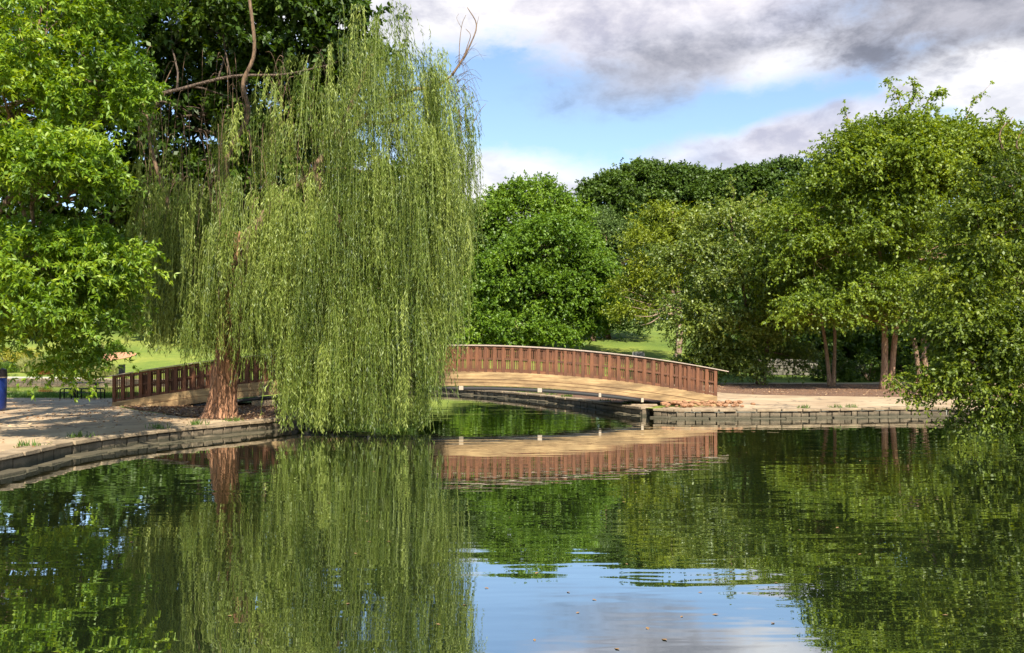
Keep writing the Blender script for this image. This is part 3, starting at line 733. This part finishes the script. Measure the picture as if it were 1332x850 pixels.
tree('river_birch', 'slender tree with two thin leaning trunks in the mulch bed left of the double-trunked birch', 'tree', (GX(1081, D), D, G),
    [([(GX(1080, D), D, G-.1), st(1074, 450, D), st(1066, 400, D), st(1058, 330, D)], .13, .05),
     ([(GX(1084, D), D, G-.1), st(1086, 440, D), st(1084, 400, D), st(1090, 320, D)], .12, .05)],
    [LB(1060, 300, D, 2.6, 2.4, 2.0, 24), LB(1020, 350, D, 2.2, 2, 1.6, 20), LB(1090, 350, D, 2.4, 2.2, 1.6, 20), LB(1040, 395, D, 2.0, 1.8, 1.1, 16), LB(1105, 405, D-1, 1.8, 1.6, .9, 14)],
    B_spec, M['birch'], M['bark_p'])
D = 57
tree('leafy_tree', 'rounded pale-leaved tree beside the right end of the bridge, branched to the ground', 'tree', (GX(990, D), D, G),
    [([(GX(988, D), D, G-.1), st(984, 470, D), st(975, 420, D), st(960, 340, D), st(950, 280, D)], .2, .06), ([(GX(992, D), D, G-.1), st(997, 460, D), st(1005, 400, D), st(1010, 330, D)], .16, .05)],
    [LB(950, 300, D, 2.7, 2.6, 1.7, 26), LB(905, 345, D, 2.3, 2.3, 1.8, 24), LB(965, 360, D-1.5, 2.9, 2.6, 1.9, 30), LB(1020, 330, D, 2.6, 2.4, 2.0, 24),
     LB(900, 415, D, 2.1, 2, 1.5, 24), LB(950, 425, D-1.5, 2.6, 2.2, 1.6, 28), LB(1015, 420, D-1, 2.4, 2.2, 1.5, 24), LB(915, 465, D, 1.5, 1.5, .8, 14), LB(965, 472, D-1, 1.3, 1.2, .6, 12), LB(1030, 465, D, 1.3, 1.2, .7, 10)],
    (30, 12, .85, .2, .12, .3, 1.2, .85), M['birch2'], M['bark'],
    sprigs=[([st(950, 270, D), st(955, 250, D), st(950, 236, D)], 14), ([st(915, 300, D), st(905, 285, D)], 14), ([st(985, 270, D), st(1000, 250, D)], 14)])
D = 61
tree('leafy_tree', 'dark tree with two leaning reddish trunks in the shade right of the birch', 'tree', (GX(1205, D), D, gh(GX(1205, D), D)),
    [([(GX(1207, D), D, G-.1), st(1201, 450, D), st(1208, 415, D), st(1215, 340, D)], .24, .08), ([(GX(1197, D), D, G-.1), st(1190, 450, D), st(1182, 415, D), st(1175, 340, D)], .2, .08)],
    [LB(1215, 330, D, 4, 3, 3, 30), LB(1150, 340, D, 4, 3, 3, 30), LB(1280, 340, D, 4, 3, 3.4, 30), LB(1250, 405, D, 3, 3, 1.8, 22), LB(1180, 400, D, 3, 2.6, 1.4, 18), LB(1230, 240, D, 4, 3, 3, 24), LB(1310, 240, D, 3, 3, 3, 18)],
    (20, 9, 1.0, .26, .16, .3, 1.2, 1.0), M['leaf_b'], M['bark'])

# foreground shrub-like tree leaning over the water at the right edge
D = 20
S_spec = (30, 14, .45, .095, .055, .45, 1.1, .38)
tree('small_tree', 'near small-leaved tree at the right edge leaning out over the pond', 'tree', (16.9, 24, G),
    [([(19.4, 22, G-.1), (18.6, 21.7, 2.5), (16.2, 21, 4.2), (14, 20.5, 5.2)], .2, .07), ([(19.2, 22, 1.5), (16.8, 21, 2.0), (13.8, 20.3, 1.8), (11.4, 20, 1.45)], .1, .02), ([(18.8, 21.8, 2), (17.5, 21.3, 5), (15.6, 20.5, 7.2)], .13, .04)],
    [LB(1300, 240, D, .8, .9, .8, 12), LB(1335, 290, D, 1.0, 1, 1.0, 15), LB(1275, 310, D, .9, 1, .9, 15), LB(1320, 360, D, 1.0, 1, .9, 16), LB(1260, 375, D, .8, .9, .7, 13),
     LB(1290, 430, D, 1.0, 1, .8, 16), LB(1235, 435, D, .65, .8, .5, 9), LB(1330, 460, D, .9, 1, .7, 13), LB(1270, 480, D, .75, .8, .45, 11), LB(1300, 515, D, .7, .7, .35, 10),
     LB(1240, 500, D, .5, .5, .25, 7), LB(1320, 540, D, .5, .5, .22, 7), LB(1270, 545, D, .4, .4, .15, 4), LB(1390, 350, D, 1.4, 1.4, 2, 16), LB(1400, 480, D, 1.3, 1.3, 1.2, 12), LB(1390, 200, D, 1.3, 1.3, 1.2, 12)],
    S_spec, M['shrub'], M['bark'],
    sprigs=[([st(1250, 505, D), st(1215, 515, D), st(1185, 510, D), st(1163, 492, D)], 26), ([st(1240, 490, D), st(1205, 500, D), st(1180, 522, D)], 22), ([st(1310, 210, D), st(1300, 175, D), st(1318, 152, D)], 22), ([st(1340, 210, D), st(1322, 190, D), st(1332, 165, D)], 14), ([st(1235, 420, D), st(1215, 440, D), st(1195, 470, D)], 16)])

# ---- middle distance
FS = (30, 12, .8, .24, .165, .2, 1.2, .95)
def dome(px, py, D, rx, rz, n): return LB(px, py, D, rx, rx*.9, rz, n)
def far_tree(name, label, px, D, lobes, leafm, spec=FS, r=.35, top=None, group=None, bark='bark', base_y=None, stems=None, dead=()):
    x = GX(px, D); g = gh(x, D); b = (x, D, g)
    if stems is None:
        tz = min(l[0][2] for l in lobes); hz = max(l[0][2] for l in lobes)
        stems = [([(x, D, g-.2), (x+.1, D, g+(tz-g)*.5), (x, D, tz), (x-.2, D, hz)], r, r*.35)]
    return tree(name, label, 'tree', b, stems, lobes, spec, M[leafm], M[bark], group, dead=dead)
D = 86
far_tree('maple_tree', 'domed green tree with the rounded top at centre, behind the bridge', 690, D,
    [dome(692, 305, D, 5.4, 5.6, 190), dome(650, 350, D-1, 3.6, 4.2, 90), dome(742, 350, D, 3.4, 4.4, 80), LB(690, 380, D-2, 4.6, 4, 3, 30)], 'maple')
D = 76
far_tree('maple_tree', 'broad bright green tree sweeping low just beyond the bridge rail', 700, D,
    [dome(715, 335, D, 3.8, 3.4, 90), dome(665, 365, D, 3.4, 2.6, 70), dome(752, 370, D, 3.0, 2.6, 64), LB(700, 385, D-2, 3.4, 3, 2.0, 26), LB(640, 405, D, 2.8, 2.6, 1.9, 24),
     LB(740, 405, D-1, 3.2, 2.6, 1.8, 26), LB(680, 425, D-2, 3.0, 2.6, 1.3, 24), LB(625, 440, D-1, 1.8, 1.8, .9, 12), LB(720, 437, D-2, 2.2, 2, .8, 14), LB(775, 380, D, 2.0, 2, 1.8, 14), LB(765, 425, D, 1.4, 1.5, .6, 8)], 'maple', group=None)
D = 84
far_tree('maple_tree', 'narrow green tree seen between the willow and the domed tree', 600, D,
    [LB(600, 300, D, 2.4, 2.4, 2.6, 20), LB(618, 330, D, 2.2, 2.4, 2.4, 20), LB(590, 370, D, 3.2, 3, 3, 24), LB(612, 415, D, 2.8, 2.6, 2.2, 20)], 'grey')
D = 90
far_tree('maple_tree', 'bluish grey-green tree between the domed tree and the yellow-green one', 790, D,
    [LB(790, 305, D, 3.4, 3, 2.4, 26), LB(765, 345, D, 3, 3, 2.6, 22), LB(815, 345, D, 3, 3, 2.6, 22), LB(790, 385, D, 3.6, 3, 2.4, 24), LB(835, 385, D, 2.4, 2.4, 1.8, 14)], 'grey')
D = 88
far_tree('oak_tree', 'tree with a short dark trunk on the lawn above the middle of the bridge rail', 771, D,
    [LB(771, 400, D, 2.6, 2.4, 1.2, 18), LB(750, 395, D, 2.2, 2, 1.2, 14), LB(800, 405, D, 2.4, 2.2, 1.2, 16), LB(826, 420, D, 1.6, 1.6, .8, 9)], 'grey', r=.28)
D = 68
tx = GX(880, D)
far_tree('pine_tree', 'yellow-green layered tree with bare lower branches behind the right part of the bridge', 882, D,
    [LB(868, 285, D, 2.2, 2.2, .9, 16), LB(905, 290, D, 1.8, 2, .9, 12), LB(850, 315, D, 2.4, 2.2, .8, 18), LB(895, 320, D, 2.4, 2.2, 1.0, 16), LB(860, 345, D, 2.8, 2.4, .7, 20), LB(910, 350, D, 2.4, 2.2, 1.2, 16), LB(845, 366, D, 2.2, 2.0, .5, 14), LB(820, 375, D, 1.2, 1.2, .4, 7), LB(815, 410, D, 1.3, 1.2, .5, 7), LB(840, 400, D, 1.3, 1.2, .5, 7)],
    'pine', (22, 10, .9, .26, .1, .15, 1.3, .7), bark='bark_d',
    stems=[([(tx, D, gh(tx, D)-.2), st(884, 430, D), st(880, 400, D), st(874, 375, D), st(872, 330, D), st(875, 275, D)], .32, .08),
           ([st(880, 400, D), st(865, 388, D), st(845, 385, D)], .12, .03)],
    dead=[([st(878, 395, D), st(850, 390+k*7, D-.5*k), st(800+8*k, 372+k*13, D-k*.4)], .09) for k in range(5)] +
         [([st(872, 380, D), st(840, 372+3*k, D+.5*k), st(805+12*k, 380-4*k, D+k*.4)], .06) for k in range(3)])
# back tree line
bl = [(790, 252, 136, 'far', 5.2), (835, 236, 142, 'far', 6), (882, 240, 140, 'far', 5.8), (930, 248, 142, 'far', 5.4), (975, 243, 136, 'far', 5.0), (1020, 232, 138, 'far', 5.6), (1075, 240, 140, 'far', 6)]
BS = (26, 10, .9, .42, .3, .15, 1.2, 1.1)
names = ['leftmost dark round-topped tree of the skyline wood, right of the domed tree', 'highest dark rounded tree of the skyline wood, second from its left end', 'dark skyline tree above the yellow-green layered tree', 'dark skyline tree just right of the yellow-green layered tree top',
         'dark skyline tree with a small bump above the pale-leaved tree', 'rightmost dark skyline tree clearly seen, against the birch', 'dark skyline tree half lost behind the tall birch']
for (px, py, D, mt, R), lab in zip(bl, names):
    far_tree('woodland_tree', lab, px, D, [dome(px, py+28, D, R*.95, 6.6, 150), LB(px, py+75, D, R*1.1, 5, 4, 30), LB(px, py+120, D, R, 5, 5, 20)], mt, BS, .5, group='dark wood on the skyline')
# dark wood behind the left trees and the willow, behind the right bank
back = [(-60, 270, 104, 7), (40, 300, 112, 7), (120, 330, 118, 6), (260, 220, 100, 7), (345, 200, 92, 7), (430, 190, 88, 6.5), (510, 210, 90, 6.5), (575, 260, 98, 6), (215, 330, 112, 6)]
lab2 = ['dim background tree beyond the far left lawn, at the very edge', 'dim background tree above the yellow shrubs', 'dim background tree above the mulch bed on the lawn', 'dark tree beyond the lawn, behind the willow trunk', 'dark tree behind the left half of the willow curtain', 'dark tree behind the middle of the willow curtain', 'dark tree behind the right half of the willow curtain', 'dark tree at the willow\'s right edge beyond the bridge', 'dim tree at the top of the lawn left of the willow']
for (px, py, D, R), lab in zip(back, lab2):
    k = F/D
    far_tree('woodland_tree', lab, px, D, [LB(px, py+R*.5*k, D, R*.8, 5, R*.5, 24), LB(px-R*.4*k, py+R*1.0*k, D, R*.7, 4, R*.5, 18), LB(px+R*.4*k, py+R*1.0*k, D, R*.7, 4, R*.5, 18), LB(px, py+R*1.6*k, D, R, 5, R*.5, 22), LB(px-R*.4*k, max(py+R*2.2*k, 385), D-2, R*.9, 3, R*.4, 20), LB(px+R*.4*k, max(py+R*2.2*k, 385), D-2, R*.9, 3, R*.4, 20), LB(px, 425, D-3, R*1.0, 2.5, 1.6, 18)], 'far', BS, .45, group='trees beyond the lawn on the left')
back = [(1040, 330, 74, 5), (1110, 300, 76, 6), (1180, 300, 78, 6), (1250, 290, 74, 6), (1330, 280, 76, 6), (1400, 300, 72, 6)]
lab3 = ['dark tree in the shade behind the slender twin-trunked birch, leftmost of the dark row', 'dark tree behind the left side of the tall birch', 'dark tree directly behind the double trunk', 'dark tree behind the leaning reddish trunks', 'dark tree behind the near small-leaved tree', 'dark tree at the far right end of the shaded row']
for (px, py, D, R), lab in zip(back, lab3):
    k = F/D
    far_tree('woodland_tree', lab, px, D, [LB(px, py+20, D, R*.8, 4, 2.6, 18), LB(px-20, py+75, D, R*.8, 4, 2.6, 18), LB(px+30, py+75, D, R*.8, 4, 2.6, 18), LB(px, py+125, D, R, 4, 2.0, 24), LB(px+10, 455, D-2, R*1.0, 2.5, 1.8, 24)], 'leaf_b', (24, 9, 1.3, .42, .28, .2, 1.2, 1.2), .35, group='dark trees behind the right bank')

def wood_mass():
    V = []; TI = []
    for x0, x1, y0, y1, h, n in ((-95, -2, 108, 128, 15, 42000), (22, 100, 84, 96, 11, 26000), (-2, 60, 150, 165, 13, 16000)):
        x = rng.uniform(x0, x1, n); y = rng.uniform(y0, y1, n); g = np.array([gh(a, b_) for a, b_ in zip(x, y)])
        top = h*(.75+.25*np.sin(x*.45+y*.2)*np.cos(x*.17)); z = g+top*rng.uniform(0, 1, n)**.8
        nn = unit(rng.normal(size=(n, 3))+np.array([0, -.4, .5])); V.append(leaf_quads(np.stack([x, y, z], 1), rng.normal(size=(n, 3)), nn, rng.uniform(.7, 1.4, n), rng.uniform(.5, .9, n)))
        TI.append(np.repeat(np.clip(rng.normal(.4, .2, n), 0, 1), 4))
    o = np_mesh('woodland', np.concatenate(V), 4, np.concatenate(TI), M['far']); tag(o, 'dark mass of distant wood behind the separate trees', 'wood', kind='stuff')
wood_mass()

# ---- shrubs and tall grass on the far left
def shrub(name, label, px, py, D, rx, rz, leafm, n=14, L=.12, cat='shrub', group=None):
    x = GX(px, D); g = gh(x, D)
    s = MB(); t = thing(name, label, cat, (x, D, g), 0, group)
    for i in range(7):
        a = i*.9; s.tube([(0, 0, -.05), (.25*rx*math.cos(a), .25*rx*math.sin(a), rz*.6), (.6*rx*math.cos(a), .6*rx*math.sin(a), rz*1.3)], [.03, .02, .008], 5)
    s.build('stem', M['bark'], t)
    O = []; Dr = []; CT = []
    m = 60*n//10; u = unit(rng.normal(size=(m, 3))); u[:, 2] = np.abs(u[:, 2])*1.0
    c = u*np.array([rx, rx, rz*1.7])*rng.uniform(.75, 1, (m, 1)); T = 8
    O = np.repeat(c, T, 0)+rng.normal(0, .08, (m*T, 3)); Dr = unit(np.repeat(u, T, 0)+rng.normal(0, .6, (m*T, 3)))
    v, ti = twigs_to_leaves(O, Dr, np.full(m*T, .25), 6, L, L*.55, .2, 1.1, np.repeat(rng.normal(.5, .15, m), T))
    v[:, 2] = np.maximum(v[:, 2], .02); np_mesh('foliage', v, 4, ti, M[leafm], t)
shrub('shrub', 'yellow rounded shrub cut off by the left edge, above the tall grass', 6, 470, 79, 1.3, .75, 'yellow')
shrub('shrub', 'yellow-green rounded shrub beside the edge shrub on the far bank', 36, 470, 79, 1.2, .7, 'yellow')
shrub('shrub', 'round clipped green shrub standing alone beside the red mulch bed', 150, 458, 86, .85, .62, 'maple')
shrub('shrub', 'small pale shrub just left of the round clipped one', 127, 460, 86, .6, .5, 'reed')
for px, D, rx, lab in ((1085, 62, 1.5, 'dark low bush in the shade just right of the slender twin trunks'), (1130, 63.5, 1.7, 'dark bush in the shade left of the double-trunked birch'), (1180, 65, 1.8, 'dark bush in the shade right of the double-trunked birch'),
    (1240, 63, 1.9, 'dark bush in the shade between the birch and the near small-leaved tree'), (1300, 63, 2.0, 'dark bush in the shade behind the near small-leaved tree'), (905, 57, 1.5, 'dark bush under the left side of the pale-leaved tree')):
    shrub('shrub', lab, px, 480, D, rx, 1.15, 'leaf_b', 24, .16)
def grass_clump(label, px, D, rx, h, n, mt='reed', ry=1.0, name='tall_grass', group='tall grass on the far bank'):
    x = GX(px, D); g = gh(x, D)
    a = rng.uniform(0, 6.28, n); r = np.sqrt(rng.uniform(0, 1, n))
    base = np.stack([r*np.cos(a)*rx*.8, r*np.sin(a)*ry*.8, np.zeros(n)], 1); out = np.stack([np.cos(a)*.5, np.sin(a)*.5, np.zeros(n)], 1)+rng.normal(0, .25, (n, 3))
    hh = h*rng.uniform(.5, 1.1, n)*(1-.35*r); d1 = unit(out*.35+np.array([0, 0, 1.])); d2 = unit(out*1.1+np.array([0, 0, .55]))
    s = unit(np.cross(d1, rng.normal(size=(n, 3)))); w = .022
    m = base+d1*hh[:, None]*.6; e = m+d2*hh[:, None]*.5
    v = np.stack([base-s*w, base+s*w, m+s*w, m-s*w, m-s*w, m+s*w, e+s*.004, e-s*.004], 1).reshape(-1, 3)
    o = np_mesh(name, v, 4, np.repeat(np.clip(rng.normal(.5, .22, n), 0, 1), 8), M[mt]); o.location = (x, D, g)
    tag(o, label, 'grass clump', group)
grass_clump('pale tall grass clump on the far bank below the yellow-green shrub', 45, 73.5, 1.6, 1.5, 1500)
grass_clump('wide pale grass clump on the far bank left of the picnic table', 66, 73, 1.4, 1.6, 1400)
grass_clump('green low grass clump at the left edge of the far bank', 14, 73.5, 1.6, 1.0, 1100, 'grassblade')
grass_clump('pale tall grass clump on the far bank behind the picnic table', 108, 72.5, 1.5, 1.3, 1300)
grass_clump('green-tipped grass clump on the far bank beside the bridge end', 134, 71.5, 1.4, 1.2, 1200)
grass_clump('small rusty grass clump in front of the pale ones', 61, 72.3, .7, .5, 500, 'redleaf')

# short rough grass: strip behind the left path and the bank edges
def turf(name, polyfn, n, h, mt='grassblade'):
    pts = []
    while len(pts) < n:
        p = polyfn()
        if p is not None: pts.append(p)
    b = np.array([(x, y, gh(x, y)) for x, y in pts]); n = len(b)
    d = unit(rng.normal(0, .45, (n, 3))+np.array([0, 0, 1.])); v = leaf_quads(b, d, unit(rng.normal(size=(n, 3))), h*rng.uniform(.5, 1.3, n), np.full(n, .022))
    o = np_mesh(name, v, 4, np.repeat(np.clip(rng.normal(.45, .2, n), 0, 1), 4), M[mt]); tag(o, 'short rough green grass growing on the banks', 'grass', kind='stuff')
JT = [random.choice(range(NS)) for _ in range(90)]
def fn0():
    k = random.choice(JT); p = shore[k]+nrm_out[k]*random.choice([.47, .5, .1]); return p.x+random.gauss(0, .1), p.y+random.gauss(0, .1)
def fn1():
    r = random.random()
    if r < .55: x = random.uniform(-32, -12); y = random.uniform(38.2, 43)
    elif r < .75: x = random.uniform(-8, 3); y = random.uniform(42, 62)
    else: x = random.uniform(8.5, 40); y = random.uniform(61, 68)
    if in_poly(x, y, shl) or in_poly(x, y, pathR) or in_poly(x, y, mul): return None
    return x, y
turf('grass', fn1, 60000, .11)
turf('bank_weeds', lambda: (lambda q: None if in_poly(q[0], q[1], shl) else q)(fn0()), 5000, .16)

# ------------------------------------------------------------------ bridge
def zd(x):
    dx = x+1.9
    return 1.59-(.93*(dx/9.7)**2 if dx > 0 else 1.16*(dx/13.2)**2)
XL, XR, YB, YW = -15.1, 7.75, 32.0, 2.4
def bridge():
    t = thing('footbridge', 'arched wooden footbridge with red-brown slatted railings over the pond', 'bridge', (0, YB, 0))
    def strip(mb, y0, y1, lo, hi, x0=XL, x1=XR, n=60):
        base = len(mb.v)
        for i in range(n+1):
            x = x0+(x1-x0)*i/n; z = zd(x)
            for y, h in ((y0, lo), (y1, lo), (y1, hi), (y0, hi)): mb.v.append((x, y, z+h))
        for i in range(n):
            a = base+i*4
            for k in range(4): mb.f.append((a+k, a+(k+1) % 4, a+4+(k+1) % 4, a+4+k))
        mb.f.append((base, base+3, base+2, base+1)); e = base+n*4; mb.f.append((e, e+1, e+2, e+3))
    for yb, ys in ((.0, -1), (YW, 1)):
        m = MB(); strip(m, yb-.09, yb+.09, -.52, .0); bo = m.build('beam', M['beam'], t)
        m = MB(); strip(m, yb-.1, yb-.0925, -.275, -.262); strip(m, yb-.1, yb-.0925, -.40, -.392, -9, 5); m.build('board_joint', M['railh'], bo)
    m = MB(); strip(m, .095, YW-.095, -.14, -.03); m.build('deck', M['beam'], t)
    pitch = (XR-.12-XL)/68.0
    for yb in (0.0, YW):
        rl = bpy.data.objects.new('railing', None); COL.objects.link(rl); rl.parent = t
        m = MB(); strip(m, yb-.035, yb+.035, .905, .985); m.build('top_rail', M['railh'], rl)
        m = MB(); strip(m, yb-.035, yb+.035, .47, .545); m.build('middle_rail', M['railh'], rl)
        m = MB(); strip(m, yb-.035, yb+.035, .012, .1); m.build('bottom_rail', M['railh'], rl)
        m = MB(); strip(m, yb-.12, yb+.12, 1.0, 1.03, XL-.45, XR+.42); m.build('cap_rail', M['cap'], rl)
        m = MB(); pm = None
        for i in range(69):
            x = XL+.06+i*pitch; z = zd(x)
            q = MB(); w = .125 if 0 < i < 68 else .12
            q.box((0, 0, .485), (w*random.uniform(.93, 1.07), .11, .995)); po = q.build('post', M['rail'], rl, bevel=.006)
            po.location = (x, yb-.01, z)
            if i < 68:
                gap = pitch-.125
                for k in range(3):
                    xx = x+.0625+gap*(k+.5)/3+random.uniform(-.006, .006)
                    m.box((xx, yb+.028+random.uniform(-.004, .004), zd(xx)+.5), (.03, .022, .93))
        m.build('picket_panel', M['rail'], rl)
    # service pipe under the near beam with its pale hangers
    pb = MB(); pts = [(x, -.02, zd(x)-.62) for x in np.linspace(-12, 4.9, 40)]; pb.tube(pts, .07, 10); pipe = pb.build('pipe', M['pipe'], t, smooth=True)
    for px in (480, 540, 600, 702, 780, 835):
        x = GX(px, YB); q = MB(); q.box((x, -.02, zd(x)-.61), (.17 if px in (600, 702) else .1, .2, .16)); q.build('pipe_hanger', M['bracket'], pipe, bevel=.01)
    # concrete abutment blocks that carry the ends
    q = MB(); q.box((5.0, YW/2, .12), (1.0, YW+.1, .5)); q.build('abutment', M['stone'], t, bevel=.02)
    q = MB(); q.box((-9.4, YW/2, .28), (.9, YW+.1, .5)); q.build('abutment', M['stone'], t, bevel=.02)
bridge()

# rubble at the right foot of the bridge
rk = []
for v in range(5):
    bm = bmesh.new(); bmesh.ops.create_icosphere(bm, subdivisions=2, radius=.5)
    for q in bm.verts:
        q.co *= random.uniform(.78, 1.12); q.co.z *= .62; q.co.x *= 1.25
    me = bpy.data.meshes.new('rock'); bm.to_mesh(me); bm.free(); me.materials.append(M['rust']); rk.append(me)
for i in range(60):
    x = random.uniform(5.4, 8.9); y = random.uniform(30.75, 31.7)
    if y > 31.5-.0 and x < 6: continue
    if (x-5.4)/3.5+abs(y-31.2)/1.6 > 1.15: continue
    o = link('rock', random.choice(rk)); s = random.uniform(.1, .27); o.scale = (s, s, s); o.rotation_euler = (0, 0, random.uniform(0, 6)); o.location = (x, y, G+s*.12+max(0, .16*(1-abs(y-31.4)/.9)))
    tag(o, 'small rusty tan rubble stone heaped at the right foot of the bridge', 'rock', 'rubble stones at the bridge foot')
# fallen leaves floating on the pond
fl = leaf_quads(np.zeros((1, 3)), np.array([[1., 0, 0]]), np.array([[0, 0, 1.]]), np.array([.11]), np.array([.06]))
fl[:, 2] += .004
me = bpy.data.meshes.new('floating_leaf'); me.from_pydata([tuple(q) for q in fl], [], [(0, 1, 2, 3)]); me.materials.append(M['deadleaf'])
for px, py in ((888, 802), (695, 832), (914, 771), (806, 846), (630, 765), (754, 797), (770, 780), (508, 705), (540, 672), (1003, 812), (868, 834), (935, 800), (950, 745), (700, 745), (430, 655), (1040, 690), (170, 706))+tuple((random.uniform(300, 1250), 560+260*random.random()**1.5) for _ in range(40)):
    D = CH*F/(py-HY); o = link('floating_leaf', me); o.location = (GX(px, D), D, .004); o.rotation_euler = (0, 0, random.uniform(0, 6)); s = random.uniform(.35, .6); o.scale = (s, s, s)
    tag(o, 'tiny brown fallen leaf floating on the open pond', 'leaf', 'fallen leaves floating on the pond')
# dry litter on mulch and path
def litter():
    n = 9000; P_ = []
    while len(P_) < n:
        r = random.random()
        if r < .5: x, y = random.uniform(-15, -6.8), random.uniform(24.5, 34)
        elif r < .8: x, y = random.uniform(10, 38), random.uniform(38, 57)
        else: x, y = random.uniform(-30, -9), random.uniform(12, 38)
        if in_poly(x, y, shl): continue
        if r < .5 and not in_poly(x, y, mulL) and random.random() < .8: continue
        if .5 <= r < .8 and not in_poly(x, y, mul): continue
        P_.append((x, y, G+.014))
    b = np.array(P_); a = rng.uniform(0, 6.28, n); d = np.stack([np.cos(a), np.sin(a), rng.uniform(0, .5, n)], 1)
    v = leaf_quads(b, d, unit(rng.normal(0, .4, (n, 3))+np.array([0, 0, 1.])), rng.uniform(.05, .14, n), rng.uniform(.03, .07, n))
    m = leaf_mat('litter_leaf', (.2, .1, .05), (.38, .22, .11), (.58, .42, .25), .1)
    o = np_mesh('leaf_litter', v, 4, rng.uniform(0, 1, n*4//4).repeat(4), m); tag(o, 'dry brown leaves and bark chips scattered on the mulch and path', 'leaf litter', kind='stuff')
litter()

# ------------------------------------------------------------------ furniture
def bin_():
    x, y = -17.72, 29.0; t = thing('litter_bin', 'blue bin with dark lid and white recycling arrows at the left edge', 'bin', (x, y, G))
    q = MB(); q.tube([(0, 0, .02), (0, 0, .1), (0, 0, .6), (0, 0, 1.14)], [.31, .33, .345, .355], 28); q.build('body', M['blue'], t, smooth=True)
    q = MB(); q.tube([(0, 0, 1.14), (0, 0, 1.18)], [.36, .36], 28); q.build('rim', M['bracket'], t)
    q = MB(); q.tube([(0, 0, 1.18), (0, 0, 1.3), (0, 0, 1.42), (0, 0, 1.47)], [.365, .36, .34, .24], 28); q.build('lid', M['lid'], t, smooth=False)
    q = MB()
    def onc(u, z): a = u/.352; return (.357*math.sin(a), -.357*math.cos(a), z)
    for cz, in ((.82,),):
        for k in range(3):
            a0 = math.radians(90+120*k)
            c0 = Vector((math.cos(a0)*.15, math.sin(a0)*.15)); c1 = Vector((math.cos(a0+2.094)*.15, math.sin(a0+2.094)*.15))
            d = (c1-c0).normalized(); nn = Vector((-d.y, d.x))
            s0 = c0+d*.05; s1 = c0+d*.15; e = c0+d*.23
            for off in (.17,):
                for poly in ([s0-nn*.022, s0+nn*.022, s1+nn*.022, s1-nn*.022], [s1-nn*.045, s1+nn*.045, e, e]):
                    q.add([onc(p.x+off, cz+p.y) for p in poly[:4]], [(0, 1, 2, 3)] if (poly[2]-poly[3]).length > 1e-6 else [(0, 1, 2)])
    for k in range(4): 
        u = .06+k*.07; q.add([onc(u, .56), onc(u+.045, .56), onc(u+.045, .62), onc(u, .62)], [(0, 1, 2, 3)])
    q.build('recycling_mark', M['white'], t)
bin_()
def picnic():
    D = 37.5; x0 = GX(101, D); t = thing('picnic_table', 'black metal picnic table with looped tube seat frames behind the left path', 'picnic table', (x0, D, G))
    q = MB()
    for k in range(6): q.box((0, .35+k*.12, .68), (1.45, .1, .035))
    q.build('table_top', M['black'], t, bevel=.005)
    q = MB()
    for sx in (-.5, .5): q.tube([(sx, .65, .02), (sx, .65, .66)], .035, 8); q.box((sx, .65, .645), (.05, .6, .03))
    q.build('table_leg', M['black'], t)
    def seat(x, w):
        s = MB()
        for k in range(3): s.box((x, -.02-k*.11, .27), (w-.04, .09, .03))
        so_ = s.build('seat', M['black'], t, bevel=.004)
        for yy in (-.3, .04):
            f = MB(); r = .1; pts = [(x-w/2, yy, .0), (x-w/2, yy, .45-r)]+[(x-w/2+r-r*math.cos(a), yy, .45-r+r*math.sin(a)) for a in np.linspace(.2, 1.57, 6)]+[(x+w/2-r+r*math.sin(a), yy, .45-r+r*math.cos(a)) for a in np.linspace(0, 1.4, 6)]+[(x+w/2, yy, .45-r), (x+w/2, yy, 0)]
            f.tube(pts, .026, 8); f.build('looped_frame', M['black'], t, smooth=True)
    seat(-.37, .5); seat(.66, 1.03)
picnic()
def sign(label, px, ytop, ybot, D, w):
    x = GX(px, D); g = gh(x, D); zt = CH-(ytop-HY)/F*D; zb = CH-(ybot-HY)/F*D
    t = thing('park_sign', label, 'sign', (x, D, g))
    q = MB(); q.box((0, 0, (zt+zb)/2-g), (w, .05, zt-zb)); q.build('panel', M['sign'], t, bevel=.006)
    q = MB()
    for s in (-1, 1): q.box((s*(w/2+.017), 0, (zt+zb)/2-g), (.03, .07, zt-zb+.04))
    q.box((0, 0, zt-g+.018), (w+.064, .07, .03)); q.build('frame', M['signedge'], t)
    q = MB()
    for s in ((-1, 1) if w > .5 else (0,)): q.box((s*w*.35, .055, (zt-g)/2), (.07, .055, zt-g-.04))
    q.build('post', M['lid'], t)
sign('small dark upright sign rising behind the left end of the bridge rail', 158.5, 475.5, 489, 36.6, .2)
sign('wide dark sign panel on the lawn just above the right part of the bridge rail', 830.5, 458.5, 470, 60, .8)
